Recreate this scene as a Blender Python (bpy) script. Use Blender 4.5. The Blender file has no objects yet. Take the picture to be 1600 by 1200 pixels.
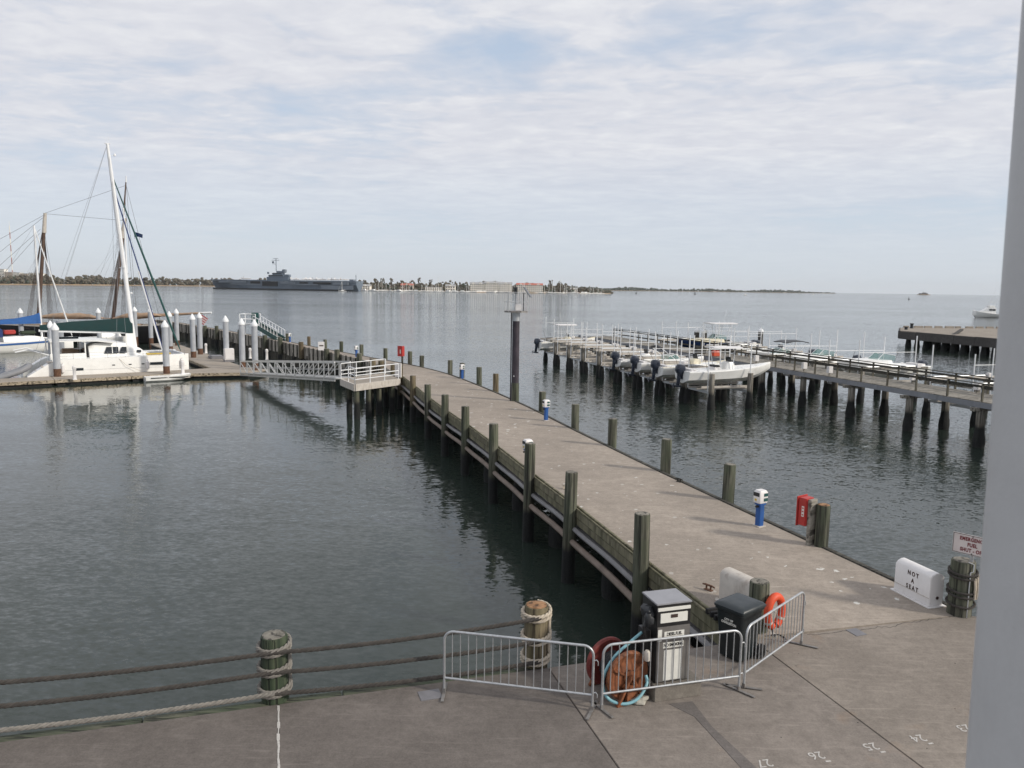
import bpy, bmesh, math, random
from mathutils import Vector, Matrix
rad = math.radians
random.seed(7)
S = bpy.context.scene
COL = S.collection
# ------------------------------------------------------------------ camera
CAM_H, PITCH, ROLL, FPX = 8.95, rad(7.15), rad(0.84), 1200.0
cd = bpy.data.cameras.new('camera'); cam = bpy.data.objects.new('camera', cd); COL.objects.link(cam)
cd.sensor_width = 36.0; cd.lens = 36.0 * FPX / 1600.0; cd.clip_start = 0.1; cd.clip_end = 60000
CAMM = Matrix.Translation((0, 0, CAM_H)) @ Matrix.Rotation(rad(90) - PITCH, 4, 'X') @ Matrix.Rotation(ROLL, 4, 'Z')
cam.matrix_world = CAMM
S.camera = cam
cd.dof.use_dof = True; cd.dof.focus_distance = 24.0; cd.dof.aperture_fstop = 5.6
# ------------------------------------------------------------------ view
S.view_settings.view_transform = 'Standard'; S.view_settings.look = 'None'
S.view_settings.exposure = 0.0; S.view_settings.gamma = 1.0; S.view_settings.use_curve_mapping = False
S.render.engine = 'CYCLES'
S.cycles.use_denoising = True; S.cycles.denoiser = 'OPENIMAGEDENOISE'; S.cycles.denoising_input_passes = 'RGB_ALBEDO_NORMAL'; S.cycles.denoising_prefilter = 'ACCURATE'
S.cycles.max_bounces = 8; S.cycles.transparent_max_bounces = 12
# ------------------------------------------------------------------ sun and sky
SUN_EL, SUN_AZ = rad(29), math.atan2(0.93, -0.37)      # azimuth measured from +Y towards +X
sd = bpy.data.lights.new('sun', 'SUN'); sd.energy = 2.9; sd.angle = rad(5.0); sd.color = (1.0, 0.93, 0.82)
sun = bpy.data.objects.new('sun', sd); COL.objects.link(sun)
sdir = Vector((math.sin(SUN_AZ) * math.cos(SUN_EL), math.cos(SUN_AZ) * math.cos(SUN_EL), math.sin(SUN_EL)))
sun.rotation_euler = sdir.to_track_quat('Z', 'Y').to_euler()
W = bpy.data.worlds.new('World'); S.world = W; W.use_nodes = True

class NT:
    """tiny node-tree writer"""
    def __init__(s, tree): s.t = tree; s.n = tree.nodes; s.l = tree.links
    def new(s, typ, **kw):
        n = s.n.new(typ)
        for k, v in kw.items(): setattr(n, k, v)
        return n
    def put(s, sock, v):
        if isinstance(v, bpy.types.NodeSocket): s.l.new(v, sock)
        elif v is not None: sock.default_value = v
    def math(s, op, a, b=None, c=None, clamp=False):
        n = s.new('ShaderNodeMath', operation=op, use_clamp=clamp)
        s.put(n.inputs[0], a); s.put(n.inputs[1], b); s.put(n.inputs[2], c)
        return n.outputs[0]
    def mix(s, f, a, b, mode='MIX'):
        n = s.new('ShaderNodeMix', data_type='RGBA', blend_type=mode)
        s.put(n.inputs[0], f)
        for i, v in ((6, a), (7, b)):
            if isinstance(v, (tuple, list)) and len(v) == 3: v = (*v, 1)
            s.put(n.inputs[i], v)
        return n.outputs[2]
    def noise(s, vec, scale, detail=4, rough=0.55, dist=0.0):
        n = s.new('ShaderNodeTexNoise'); s.put(n.inputs['Vector'], vec)
        n.inputs['Scale'].default_value = scale; n.inputs['Detail'].default_value = detail
        n.inputs['Roughness'].default_value = rough; n.inputs['Distortion'].default_value = dist
        return n.outputs['Fac']
    def ramp(s, f, stops):
        n = s.new('ShaderNodeValToRGB'); s.put(n.inputs[0], f)
        e = n.color_ramp.elements
        while len(e) < len(stops): e.new(0.5)
        for i, (p, c) in enumerate(stops):
            e[i].position = p
            e[i].color = (c, c, c, 1) if isinstance(c, (int, float)) else (*c, 1)
        return n.outputs[0]
    def mapping(s, vec, scale=(1, 1, 1), loc=(0, 0, 0), rot=(0, 0, 0)):
        n = s.new('ShaderNodeMapping'); s.put(n.inputs['Vector'], vec)
        n.inputs['Scale'].default_value = scale; s.put(n.inputs['Location'], loc); n.inputs['Rotation'].default_value = rot
        return n.outputs[0]
    def maprange(s, v, a, b, c=0.0, d=1.0):
        n = s.new('ShaderNodeMapRange'); s.put(n.inputs[0], v)
        for i, x in enumerate((a, b, c, d)): n.inputs[i + 1].default_value = x
        return n.outputs[0]

SKY_LOC = (-2.2, 4.1)
def build_world():
    W.node_tree.nodes.clear(); N = NT(W.node_tree)
    out = N.new('ShaderNodeOutputWorld'); bg = N.new('ShaderNodeBackground')
    sky = N.new('ShaderNodeTexSky', sky_type='NISHITA'); sky.sun_disc = False
    sky.sun_elevation = SUN_EL; sky.sun_rotation = SUN_AZ
    sky.air_density = 1.0; sky.dust_density = 1.2; sky.ozone_density = 1.5
    tc = N.new('ShaderNodeTexCoord'); sep = N.new('ShaderNodeSeparateXYZ'); N.l.new(tc.outputs['Generated'], sep.inputs[0])
    x, y, z = sep.outputs
    zz = N.math('ADD', N.math('MAXIMUM', z, 0.0), 0.06)
    cmb = N.new('ShaderNodeCombineXYZ')
    N.put(cmb.inputs[0], N.math('DIVIDE', x, zz)); N.put(cmb.inputs[1], N.math('DIVIDE', y, zz))
    p = cmb.outputs[0]
    p1 = N.mapping(p, scale=(0.36, 0.46, 1), rot=(0, 0, rad(-20)), loc=(SKY_LOC[0], SKY_LOC[1], 0))
    big = N.noise(p1, 0.9, 4, 0.55, 0.5)
    p2 = N.mapping(p, scale=(1.0, 1.3, 1), rot=(0, 0, rad(-35)), loc=(0.3, 2.0, 0))
    rip = N.noise(p2, 1.6, 5, 0.55, 0.8)
    p3 = N.mapping(p, scale=(1.2, 1.5, 1), rot=(0, 0, rad(25)))
    fine = N.noise(p3, 5.2, 4, 0.6, 0.5)
    dens = N.math('ADD', N.math('ADD', N.math('MULTIPLY', big, 1.15), N.math('MULTIPLY', rip, 0.50)), N.math('MULTIPLY', fine, 0.22))
    cover = N.ramp(dens, [(0.68, 0.0), (0.90, 1.0)])
    # cloud sheet thins towards the horizon where the view passes under its edge
    low = N.ramp(z, [(0.03, 0.12), (0.10, 0.45), (0.17, 0.95), (0.24, 1.0)])
    cover = N.math('MULTIPLY', cover, low)
    shade = N.ramp(N.math('ADD', N.math('ADD', N.math('MULTIPLY', rip, 0.45), N.math('MULTIPLY', fine, 0.30)), N.math('MULTIPLY', big, 0.25)),
                   [(0.36, (6.1, 6.3, 7.0)), (0.50, (6.95, 7.1, 7.65)), (0.62, (7.9, 8.0, 8.3))])
    # thin veil of high haze: pale near the horizon, bluer in the gaps overhead
    veil = N.ramp(z, [(0.0, (6.7, 7.35, 8.1)), (0.12, (6.0, 6.8, 7.9)), (0.32, (4.9, 5.95, 7.5))])
    veil = N.mix(0.85, sky.outputs[0], veil)
    col = N.mix(cover, veil, shade)
    N.put(bg.inputs['Color'], col); bg.inputs['Strength'].default_value = 0.104
    N.l.new(bg.outputs[0], out.inputs['Surface'])
build_world()

# ------------------------------------------------------------------ photo pixel -> point of a level plane
def ray(px, py):
    x = (px - 800) / FPX; y = -(py - 600) / FPX
    return (CAMM.to_3x3() @ Vector((x, y, -1.0)))
def at(px, py, z):
    d = ray(px, py); t = (z - CAM_H) / d.z
    return Vector((d.x * t, d.y * t, z))
def ht(px, py, Y):                      # height of a pixel row at ground distance Y
    d = ray(px, py); return CAM_H + d.z * Y / d.y
def far(px, py, Y):
    d = ray(px, py); t = Y / d.y
    return Vector((d.x * t, Y, CAM_H + d.z * t))

# ------------------------------------------------------------------ mesh builder
class MB:
    def __init__(s): s.v = []; s.f = []; s.m = []; s.mi = 0
    def add(s, vs, fs):
        o = len(s.v); s.v += [tuple(v) for v in vs]
        for f in fs: s.f.append([i + o for i in f]); s.m.append(s.mi)
        return s
    def box(s, c, d, rz=0.0):
        cx, cy, cz = c; hx, hy, hz = d[0] / 2, d[1] / 2, d[2] / 2
        ca, sa = math.cos(rz), math.sin(rz); vs = []
        for z in (-hz, hz):
            for x, y in ((-hx, -hy), (hx, -hy), (hx, hy), (-hx, hy)):
                vs.append((cx + x * ca - y * sa, cy + x * sa + y * ca, cz + z))
        return s.add(vs, [(3, 2, 1, 0), (4, 5, 6, 7), (0, 1, 5, 4), (1, 2, 6, 5), (2, 3, 7, 6), (3, 0, 4, 7)])
    def beam(s, p, q, w, h, up=(0, 0, 1)):
        p = Vector(p); q = Vector(q); d = (q - p).normalized(); u = Vector(up)
        if abs(d.dot(u)) > 0.99: u = Vector((1, 0, 0))
        sx = d.cross(u).normalized() * w / 2; sy = sx.cross(d).normalized() * h / 2
        vs = [a + b for a in (p, q) for b in (-sx - sy, sx - sy, sx + sy, -sx + sy)]
        return s.add(vs, [(3, 2, 1, 0), (4, 5, 6, 7), (0, 1, 5, 4), (1, 2, 6, 5), (2, 3, 7, 6), (3, 0, 4, 7)])
    def tube(s, pts, r, seg=8, closed=False, cap=True):
        pts = [Vector(p) for p in pts]; n = len(pts)
        rs = r if isinstance(r, (list, tuple)) else [r] * n
        vs = []; prev = None
        for i, p in enumerate(pts):
            if closed: d = pts[(i + 1) % n] - pts[i - 1]
            else: d = pts[min(i + 1, n - 1)] - pts[max(i - 1, 0)]
            d.normalize()
            if prev is None:
                u = Vector((0, 0, 1)) if abs(d.z) < 0.9 else Vector((1, 0, 0))
                a = d.cross(u).normalized()
            else:
                a = (prev - d * prev.dot(d)).normalized()
            prev = a; b = d.cross(a)
            for k in range(seg):
                t = 2 * math.pi * k / seg
                vs.append(p + (a * math.cos(t) + b * math.sin(t)) * rs[i])
        fs = []
        for i in range(n if closed else n - 1):
            j = (i + 1) % n
            for k in range(seg):
                l = (k + 1) % seg
                fs.append((i * seg + k, i * seg + l, j * seg + l, j * seg + k))
        if cap and not closed:
            fs.append(tuple(range(seg - 1, -1, -1))); fs.append(tuple((n - 1) * seg + k for k in range(seg)))
        return s.add(vs, fs)
    def lathe(s, prof, c=(0, 0, 0), seg=16, jit=0.0):
        vs = []; fs = []; n = len(prof)
        jr = [1 + random.uniform(-jit, jit) for _ in range(seg)]
        for (r, z) in prof:
            for k in range(seg):
                t = 2 * math.pi * k / seg
                vs.append((c[0] + r * jr[k] * math.cos(t), c[1] + r * jr[k] * math.sin(t), c[2] + z))
        for i in range(n - 1):
            for k in range(seg):
                l = (k + 1) % seg
                fs.append((i * seg + k, i * seg + l, (i + 1) * seg + l, (i + 1) * seg + k))
        fs.append(tuple(range(seg - 1, -1, -1))); fs.append(tuple((n - 1) * seg + k for k in range(seg)))
        return s.add(vs, fs)
    def prism(s, poly, z0, z1):
        a = sum(poly[i][0] * poly[(i + 1) % len(poly)][1] - poly[(i + 1) % len(poly)][0] * poly[i][1] for i in range(len(poly)))
        if a < 0: poly = poly[::-1]
        n = len(poly)
        vs = [(p[0], p[1], z0) for p in poly] + [(p[0], p[1], z1) for p in poly]
        fs = [tuple(range(n - 1, -1, -1)), tuple(range(n, 2 * n))] + [(i, (i + 1) % n, (i + 1) % n + n, i + n) for i in range(n)]
        return s.add(vs, fs)
    def extr(s, poly, M):                # poly in local (a, b) plane, extruded along local c from -d/2 to d/2: M = (origin, a, b, c, depth)
        o, a, b, c, d = M; o = Vector(o); a = Vector(a); b = Vector(b); c = Vector(c); n = len(poly)
        vs = [o + a * x + b * y - c * d / 2 for x, y in poly] + [o + a * x + b * y + c * d / 2 for x, y in poly]
        fs = [tuple(range(n - 1, -1, -1)), tuple(range(n, 2 * n))] + [(i, (i + 1) % n, (i + 1) % n + n, i + n) for i in range(n)]
        return s.add(vs, fs)
    def loft(s, rings, cap=True, closed=True):
        n = len(rings[0]); vs = [v for r in rings for v in r]; fs = []
        for i in range(len(rings) - 1):
            for k in range(n if closed else n - 1):
                l = (k + 1) % n
                fs.append((i * n + k, i * n + l, (i + 1) * n + l, (i + 1) * n + k))
        if cap:
            fs.append(tuple(range(n - 1, -1, -1))); fs.append(tuple((len(rings) - 1) * n + k for k in range(n)))
        return s.add(vs, fs)
    def ball(s, c, r, seg=10, rings=6, jit=0.0):
        if not isinstance(r, (tuple, list)): r = (r, r, r)
        vs = []; fs = []
        for i in range(rings + 1):
            t = math.pi * i / rings
            for k in range(seg):
                a = 2 * math.pi * k / seg; q = 1 + random.uniform(-jit, jit)
                vs.append((c[0] + r[0] * q * math.sin(t) * math.cos(a), c[1] + r[1] * q * math.sin(t) * math.sin(a), c[2] + r[2] * q * math.cos(t)))
        for i in range(rings):
            for k in range(seg):
                l = (k + 1) % seg; fs.append((i * seg + k, (i + 1) * seg + k, (i + 1) * seg + l, i * seg + l))
        return s.add(vs, fs)
    def mesh(s, name, mats, smooth=False, bevel=0.0):
        me = bpy.data.meshes.new(name); me.from_pydata(s.v, [], s.f)
        for m in (mats if isinstance(mats, (list, tuple)) else [mats]): me.materials.append(m)
        me.polygons.foreach_set('material_index', s.m)
        bm = bmesh.new(); bm.from_mesh(me)
        bmesh.ops.recalc_face_normals(bm, faces=bm.faces)
        if bevel:
            es = [e for e in bm.edges if len(e.link_faces) == 2 and e.calc_face_angle(0) > 0.6]
            bmesh.ops.bevel(bm, geom=es, offset=bevel, segments=2, affect='EDGES', clamp_overlap=True)
        bm.to_mesh(me); bm.free()
        if smooth:
            me.polygons.foreach_set('use_smooth', [True] * len(me.polygons))
            me.set_sharp_from_angle(angle=rad(42))
        me.update(); return me
    def build(s, name, mats, parent=None, loc=(0, 0, 0), rz=0.0, smooth=False, bevel=0.0):
        return link(name, s.mesh(name, mats, smooth, bevel), parent, loc, rz)
def link(name, me, parent=None, loc=(0, 0, 0), rz=0.0):
    o = bpy.data.objects.new(name, me); COL.objects.link(o)
    o.location = loc; o.rotation_euler = (0, 0, rz)
    if parent is not None: o.parent = parent
    return o
def tag(o, label=None, cat=None, group=None, kind=None):
    if label: o['label'] = label
    if cat: o['category'] = cat
    if group: o['group'] = group
    if kind: o['kind'] = kind
    return o
def thing(name, label, cat, loc=(0, 0, 0), rz=0.0, group=None):
    o = bpy.data.objects.new(name, None); COL.objects.link(o); o.empty_display_size = 0.3
    o.location = loc; o.rotation_euler = (0, 0, rz)
    return tag(o, label, cat, group)
def copy_tree(o, parent=None):
    kids = list(o.children); c = o.copy(); COL.objects.link(c)
    if parent is not None: c.parent = parent
    for k in kids: copy_tree(k, c)
    return c
def dup(root, loc, rz, label, group=None):
    c = copy_tree(root); c.location = loc; c.rotation_euler = (0, 0, rz); c['label'] = label
    if group: c['group'] = group
    return c
ORD = ['first', 'second', 'third', 'fourth', 'fifth', 'sixth', 'seventh', 'eighth', 'ninth', 'tenth', 'eleventh', 'twelfth', 'thirteenth',
       'fourteenth', 'fifteenth', 'sixteenth', 'seventeenth', 'eighteenth', 'nineteenth', 'twentieth', 'twenty-first', 'twenty-second',
       'twenty-third', 'twenty-fourth', 'twenty-fifth', 'twenty-sixth', 'twenty-seventh', 'twenty-eighth', 'twenty-ninth', 'thirtieth']
def text_mesh(name, body, size, mat, parent, M, ext=0.002, spacing=1.0, sx=1.0, align='CENTER', line=1.0, bold=0.0):
    cu = bpy.data.curves.new('lettering', 'FONT'); cu.body = body; cu.size = size; cu.align_x = align; cu.align_y = 'CENTER'
    cu.extrude = ext; cu.space_character = spacing; cu.space_line = line; cu.resolution_u = 3; cu.offset = bold
    tmp = bpy.data.objects.new('tmp', cu); COL.objects.link(tmp)
    bpy.context.view_layer.update()
    me = bpy.data.meshes.new_from_object(tmp.evaluated_get(bpy.context.evaluated_depsgraph_get()))
    bpy.data.objects.remove(tmp); bpy.data.curves.remove(cu)
    me.materials.clear(); me.materials.append(mat)
    o = bpy.data.objects.new(name, me); COL.objects.link(o); o.parent = parent
    o.matrix_local = M @ Matrix.Diagonal((sx, 1, 1, 1))
    return o
def face_matrix(o, x, y):               # text plane: x to the right, y upwards
    x = Vector(x).normalized(); y = Vector(y).normalized(); z = x.cross(y).normalized(); y = z.cross(x)
    m = Matrix((x, y, z)).transposed().to_4x4(); m.translation = Vector(o); return m

# ------------------------------------------------------------------ materials
MATS = {}
def base_mat(name):
    m = bpy.data.materials.new(name); m.use_nodes = True; m.node_tree.nodes.clear()
    N = NT(m.node_tree); out = N.new('ShaderNodeOutputMaterial'); b = N.new('ShaderNodeBsdfPrincipled')
    N.l.new(b.outputs[0], out.inputs['Surface'])
    return m, N, b
def obj_vec(N, jitter=True):
    tc = N.new('ShaderNodeTexCoord'); v = tc.outputs['Object']
    if jitter:
        oi = N.new('ShaderNodeObjectInfo')
        cm = N.new('ShaderNodeCombineXYZ'); r = N.math('MULTIPLY', oi.outputs['Random'], 40.0)
        for i in range(3): N.put(cm.inputs[i], r)
        va = N.new('ShaderNodeVectorMath', operation='ADD'); N.put(va.inputs[0], v); N.put(va.inputs[1], cm.outputs[0]); v = va.outputs[0]
    return v
def bump(N, b, h, strength, dist):
    bn = N.new('ShaderNodeBump'); bn.inputs['Strength'].default_value = strength; bn.inputs['Distance'].default_value = dist
    N.put(bn.inputs['Height'], h); N.l.new(bn.outputs[0], b.inputs['Normal'])
def paint(name, c, rough=0.5, metal=0.0, var=0.12, scale=3.0, dirt=None, dirt_amt=0.3, bmp=0.0, spec=0.5):
    if name in MATS: return MATS[name]
    m, N, b = base_mat(name); v = obj_vec(N)
    n = N.noise(v, scale, 5, 0.6)
    d = tuple(x * (1 - var) for x in c); l = tuple(min(1, x * (1 + var)) for x in c)
    col = N.ramp(n, [(0.3, d), (0.7, l)])
    if dirt:
        n2 = N.noise(N.mapping(v, scale=(1, 1, 0.35)), scale * 1.7, 6, 0.65, 0.3)
        col = N.mix(N.math('MULTIPLY', N.ramp(n2, [(0.5, 0), (0.72, 1)]), dirt_amt), col, dirt)
    N.put(b.inputs['Base Color'], col); b.inputs['Metallic'].default_value = metal
    N.put(b.inputs['Roughness'], N.maprange(n, 0.2, 0.8, max(0.02, rough - 0.08), min(1, rough + 0.08)))
    b.inputs['Specular IOR Level'].default_value = spec
    if bmp: bump(N, b, N.noise(v, scale * 9, 4, 0.6), bmp, 0.01)
    MATS[name] = m; return m
def timber(name, c1, c2, green=None, gamt=0.5, wet=None, streak=(16, 16, 0.9), rough=0.85, crk=0.8):
    """weathered wood, grain along local Z; below the tide line it turns to dark weed and shells"""
    if name in MATS: return MATS[name]
    m, N, b = base_mat(name); v = obj_vec(N)
    g = N.noise(N.mapping(v, scale=streak), 1.0, 6, 0.65, 0.4)
    big = N.noise(v, 1.3, 3, 0.5)
    col = N.ramp(g, [(0.37, c1), (0.60, c2)])
    oi = N.new('ShaderNodeObjectInfo')
    col = N.mix(N.math('MULTIPLY', oi.outputs['Random'], 0.3), col, tuple(x * 0.6 for x in c1))
    if green: col = N.mix(N.math('MULTIPLY', N.ramp(big, [(0.35, 0), (0.6, 1)]), gamt), col, green)
    cracks = N.ramp(N.noise(N.mapping(v, scale=(streak[0] * 1.7, streak[1] * 1.7, streak[2] * 0.7)), 1.0, 3, 0.5), [(0.40, 1), (0.47, 0)])
    col = N.mix(N.math('MULTIPLY', cracks, crk), col, tuple(x * 0.22 for x in c1))
    hgt = N.math('SUBTRACT', g, N.math('MULTIPLY', cracks, 0.6))
    if wet:
        ge = N.new('ShaderNodeNewGeometry'); sp = N.new('ShaderNodeSeparateXYZ'); N.l.new(ge.outputs['Position'], sp.inputs[0])
        zz = N.math('ADD', sp.outputs[2], N.math('MULTIPLY', N.math('SUBTRACT', N.noise(ge.outputs['Position'], 2.2, 4, 0.6), 0.5), 0.5))
        f = N.maprange(zz, wet[0], wet[0] + 0.22, 1, 0); f2 = N.maprange(zz, wet[0] + 0.2, wet[1] + 0.2, 1, 0)
        col = N.mix(N.math('MULTIPLY', f2, 0.55), col, (0.055, 0.045, 0.03))
        shell = N.ramp(N.noise(ge.outputs['Position'], 26, 3, 0.6), [(0.45, (0.006, 0.007, 0.007)), (0.8, (0.026, 0.027, 0.025))])
        col = N.mix(f, col, shell)
    N.put(b.inputs['Base Color'], col); b.inputs['Roughness'].default_value = rough
    bump(N, b, hgt, 0.7, 0.02)
    MATS[name] = m; return m
# ---- named materials
def concrete(name, c, stain, splats=False, joint_tint=None, rust=False):
    m, N, b = base_mat(name)
    ge = N.new('ShaderNodeNewGeometry'); v = ge.outputs['Position']
    n1 = N.noise(v, 0.33, 6, 0.62, 0.5); n2 = N.noise(v, 3.2, 6, 0.68, 0.3); n3 = N.noise(v, 34, 4, 0.7)
    col = N.ramp(n1, [(0.34, tuple(x * 0.62 for x in c)), (0.5, c), (0.64, tuple(x * 1.32 for x in c))])
    col = N.mix(N.math('MULTIPLY', N.ramp(n2, [(0.40, 1), (0.58, 0)]), 0.65), col, stain)
    col = N.mix(N.math('MULTIPLY', N.ramp(n2, [(0.58, 0), (0.75, 1)]), 0.35), col, tuple(min(1, x * 1.55) for x in c))
    col = N.mix(0.45, col, N.mix(N.ramp(n3, [(0.25, 0), (0.75, 1)]), tuple(x * 0.55 for x in c), tuple(x * 1.5 for x in c)))
    n4 = N.noise(v, 9.5, 5, 0.7)
    col = N.mix(0.18, col, N.mix(N.ramp(n4, [(0.34, 0), (0.66, 1)]), tuple(x * 0.5 for x in c), tuple(x * 1.45 for x in c)))
    scr = N.noise(N.mapping(v, scale=(0.9, 9, 1), rot=(0, 0, rad(25))), 1.3, 5, 0.6)
    col = N.mix(N.math('MULTIPLY', N.ramp(scr, [(0.55, 0), (0.7, 1)]), 0.32), col, tuple(min(1, x * 1.7) for x in c))
    pit = N.new('ShaderNodeTexVoronoi'); N.put(pit.inputs['Vector'], v); pit.inputs['Scale'].default_value = 2.3
    rp = N.math('MULTIPLY', N.math('LESS_THAN', pit.outputs['Distance'], 0.035), N.math('GREATER_THAN', N.noise(v, 1.1, 2), 0.55))
    col = N.mix(N.math('MULTIPLY', rp, 0.8), col, (0.03, 0.028, 0.026))
    if splats:
        wv = N.noise(v, 6, 3, 0.6)
        va = N.new('ShaderNodeVectorMath', operation='ADD'); N.put(va.inputs[0], v)
        vv = N.new('ShaderNodeVectorMath', operation='SCALE'); vv.inputs['Scale'].default_value = 0.25
        cc = N.new('ShaderNodeCombineXYZ'); N.put(cc.inputs[0], wv); N.put(cc.inputs[1], wv); N.put(vv.inputs[0], cc.outputs[0]); N.put(va.inputs[1], vv.outputs[0])
        vo = N.new('ShaderNodeTexVoronoi'); N.put(vo.inputs['Vector'], N.mapping(va.outputs[0], scale=(1.0, 1.0, 0))); vo.inputs['Scale'].default_value = 3.0
        sc = N.new('ShaderNodeSeparateXYZ'); N.l.new(vo.outputs['Color'], sc.inputs[0])
        rr = N.math('MULTIPLY', N.math('POWER', sc.outputs[0], 2.4), 0.24)
        sp = N.math('LESS_THAN', vo.outputs['Distance'], rr)
        patch = N.ramp(N.noise(v, 0.13, 2, 0.5), [(0.38, 0), (0.5, 1)])
        col = N.mix(N.math('MULTIPLY', N.math('MULTIPLY', sp, 0.85), patch), col, (0.62, 0.61, 0.57))
    if rust:
        col = N.mix(N.math('MULTIPLY', N.ramp(N.noise(v, 0.8, 4, 0.6), [(0.6, 0), (0.75, 1)]), 0.35), col, (0.22, 0.12, 0.05))
    N.put(b.inputs['Base Color'], col); b.inputs['Roughness'].default_value = 0.9; b.inputs['Specular IOR Level'].default_value = 0.25
    bump(N, b, N.math('ADD', n3, N.math('MULTIPLY', n2, 0.8)), 0.35, 0.006)
    MATS[name] = m; return m
M_PLAZA = concrete('plaza_concrete_shaded', (0.150, 0.132, 0.119), (0.085, 0.074, 0.067))  # building shade over the left slabs put into a darker base colour
M_PLAZA2 = concrete('plaza_concrete_unshaded_worn', (0.215, 0.188, 0.165), (0.125, 0.108, 0.094), rust=True)  # same quay without the painted shade, plus rust stains
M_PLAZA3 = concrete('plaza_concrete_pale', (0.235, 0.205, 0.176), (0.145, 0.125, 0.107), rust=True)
M_PIER = concrete('pier_concrete', (0.315, 0.272, 0.230), (0.20, 0.172, 0.145), splats=True)
M_PLINTH = concrete('plinth_concrete', (0.20, 0.18, 0.155), (0.12, 0.105, 0.09))
M_FLOATC = concrete('float_concrete', (0.33, 0.29, 0.245), (0.22, 0.19, 0.16))
M_OLDC = concrete('old_pier_concrete', (0.085, 0.08, 0.076), (0.04, 0.038, 0.036))
M_OLDTOP = concrete('old_pier_top', (0.29, 0.255, 0.215), (0.15, 0.13, 0.11))
M_PATCH = concrete('trench_patch', (0.145, 0.130, 0.121), (0.09, 0.082, 0.078))
M_PILE = timber('green_timber', (0.038, 0.038, 0.027), (0.19, 0.185, 0.14), (0.068, 0.088, 0.05), 0.5, wet=(1.0, 1.6), streak=(9, 9, 0.5))
M_PILEG = timber('dark_green_timber', (0.018, 0.024, 0.015), (0.10, 0.115, 0.07), (0.035, 0.06, 0.03), 0.6, wet=(1.0, 1.6), streak=(9, 9, 0.5))
M_PILEB = timber('brown_timber', (0.11, 0.08, 0.045), (0.27, 0.21, 0.14), (0.10, 0.11, 0.05), 0.35, wet=(1.0, 1.6), streak=(9, 9, 0.5))
M_PTOP = timber('sawn_end_grain', (0.13, 0.12, 0.10), (0.27, 0.25, 0.21), streak=(5, 5, 5))
M_PTOPB = timber('rusty_end_grain', (0.16, 0.075, 0.03), (0.36, 0.20, 0.10), streak=(5, 5, 5))
M_WALE = timber('wale_timber', (0.075, 0.07, 0.043), (0.25, 0.225, 0.15), (0.13, 0.132, 0.07), 0.35, streak=(4, 4, 0.9), crk=0.12)
M_EDGET = timber('quay_edge_timber', (0.045, 0.05, 0.032), (0.13, 0.13, 0.09), (0.06, 0.085, 0.045), 0.6, streak=(1.2, 14, 14))
M_DARKW = timber('dark_timber', (0.018, 0.017, 0.015), (0.05, 0.047, 0.04), streak=(1.2, 12, 12))
M_GREYW = timber('grey_boards', (0.17, 0.155, 0.13), (0.36, 0.335, 0.29), streak=(9, 1.2, 9))
M_PANEL = timber('lit_grey_panels', (0.27, 0.25, 0.215), (0.50, 0.46, 0.40), streak=(3, 3, 1.0))  # boards lightened to stand in for sunlight missing on this face
M_RAILW = timber('rail_timber', (0.035, 0.032, 0.026), (0.10, 0.095, 0.075), streak=(1.0, 12, 12))
M_POSTW = timber('post_timber', (0.07, 0.062, 0.045), (0.19, 0.175, 0.13), streak=(12, 12, 1.0))
M_LIFTP = timber('lift_pile', (0.20, 0.185, 0.16), (0.42, 0.385, 0.33), wet=(1.15, 1.75), streak=(14, 14, 0.8))
M_CPILE = timber('under_pile', (0.05, 0.047, 0.042), (0.13, 0.122, 0.108), wet=(1.0, 1.6), streak=(10, 10, 0.9))
M_STEELP = paint('grey_steel_pile', (0.40, 0.42, 0.45), 0.45, 0.0, 0.10, 2.0, (0.22, 0.2, 0.19), 0.3)
M_RUST = paint('rust', (0.12, 0.06, 0.036), 0.9, 0, 0.35, 6, (0.05, 0.03, 0.02), 0.5, 0.4)
M_WHITE = paint('white_gelcoat', (0.85, 0.845, 0.82), 0.28, 0, 0.03, 1.2, (0.50, 0.46, 0.38), 0.14)
M_WPAINT = paint('white_paint', (0.72, 0.70, 0.69), 0.5, 0, 0.04, 2.0, (0.45, 0.40, 0.36), 0.22)
M_WDIRTY = paint('dirty_white_paint', (0.52, 0.48, 0.43), 0.7, 0, 0.10, 4.0, (0.22, 0.16, 0.12), 0.55)
M_PVC = paint('white_pvc', (0.78, 0.79, 0.80), 0.4, 0, 0.03)
M_ALU = paint('aluminium', (0.55, 0.55, 0.54), 0.42, 0.55, 0.08, 5.0)
M_GALV = paint('galvanised_steel', (0.46, 0.475, 0.49), 0.42, 0.6, 0.14, 14, (0.30, 0.25, 0.21), 0.25)
M_GALVD = paint('worn_steel_foot', (0.26, 0.25, 0.24), 0.55, 0.5, 0.2, 10, (0.16, 0.09, 0.05), 0.5)
M_BLACK = paint('black_plastic', (0.022, 0.024, 0.027), 0.45, 0, 0.15, 5)
M_RUBBER = paint('black_rubber', (0.012, 0.012, 0.013), 0.8)
M_BIN = paint('bin_plastic', (0.009, 0.014, 0.016), 0.42, 0, 0.2, 3, (0.06, 0.06, 0.055), 0.25)
M_BINLID = paint('bin_lid', (0.018, 0.025, 0.029), 0.38, 0, 0.15, 3, (0.08, 0.08, 0.075), 0.25)
M_NAVY = paint('navy_gelcoat', (0.012, 0.028, 0.085), 0.2)
M_BLUE = paint('blue_pedestal', (0.015, 0.085, 0.30), 0.45, 0, 0.10, 4, (0.05, 0.07, 0.12), 0.3)
M_BLUEC = paint('blue_canvas', (0.025, 0.10, 0.30), 0.85, 0, 0.15, 3)
M_BLUED = paint('dark_blue_canvas', (0.02, 0.04, 0.15), 0.85, 0, 0.2, 3)
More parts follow.
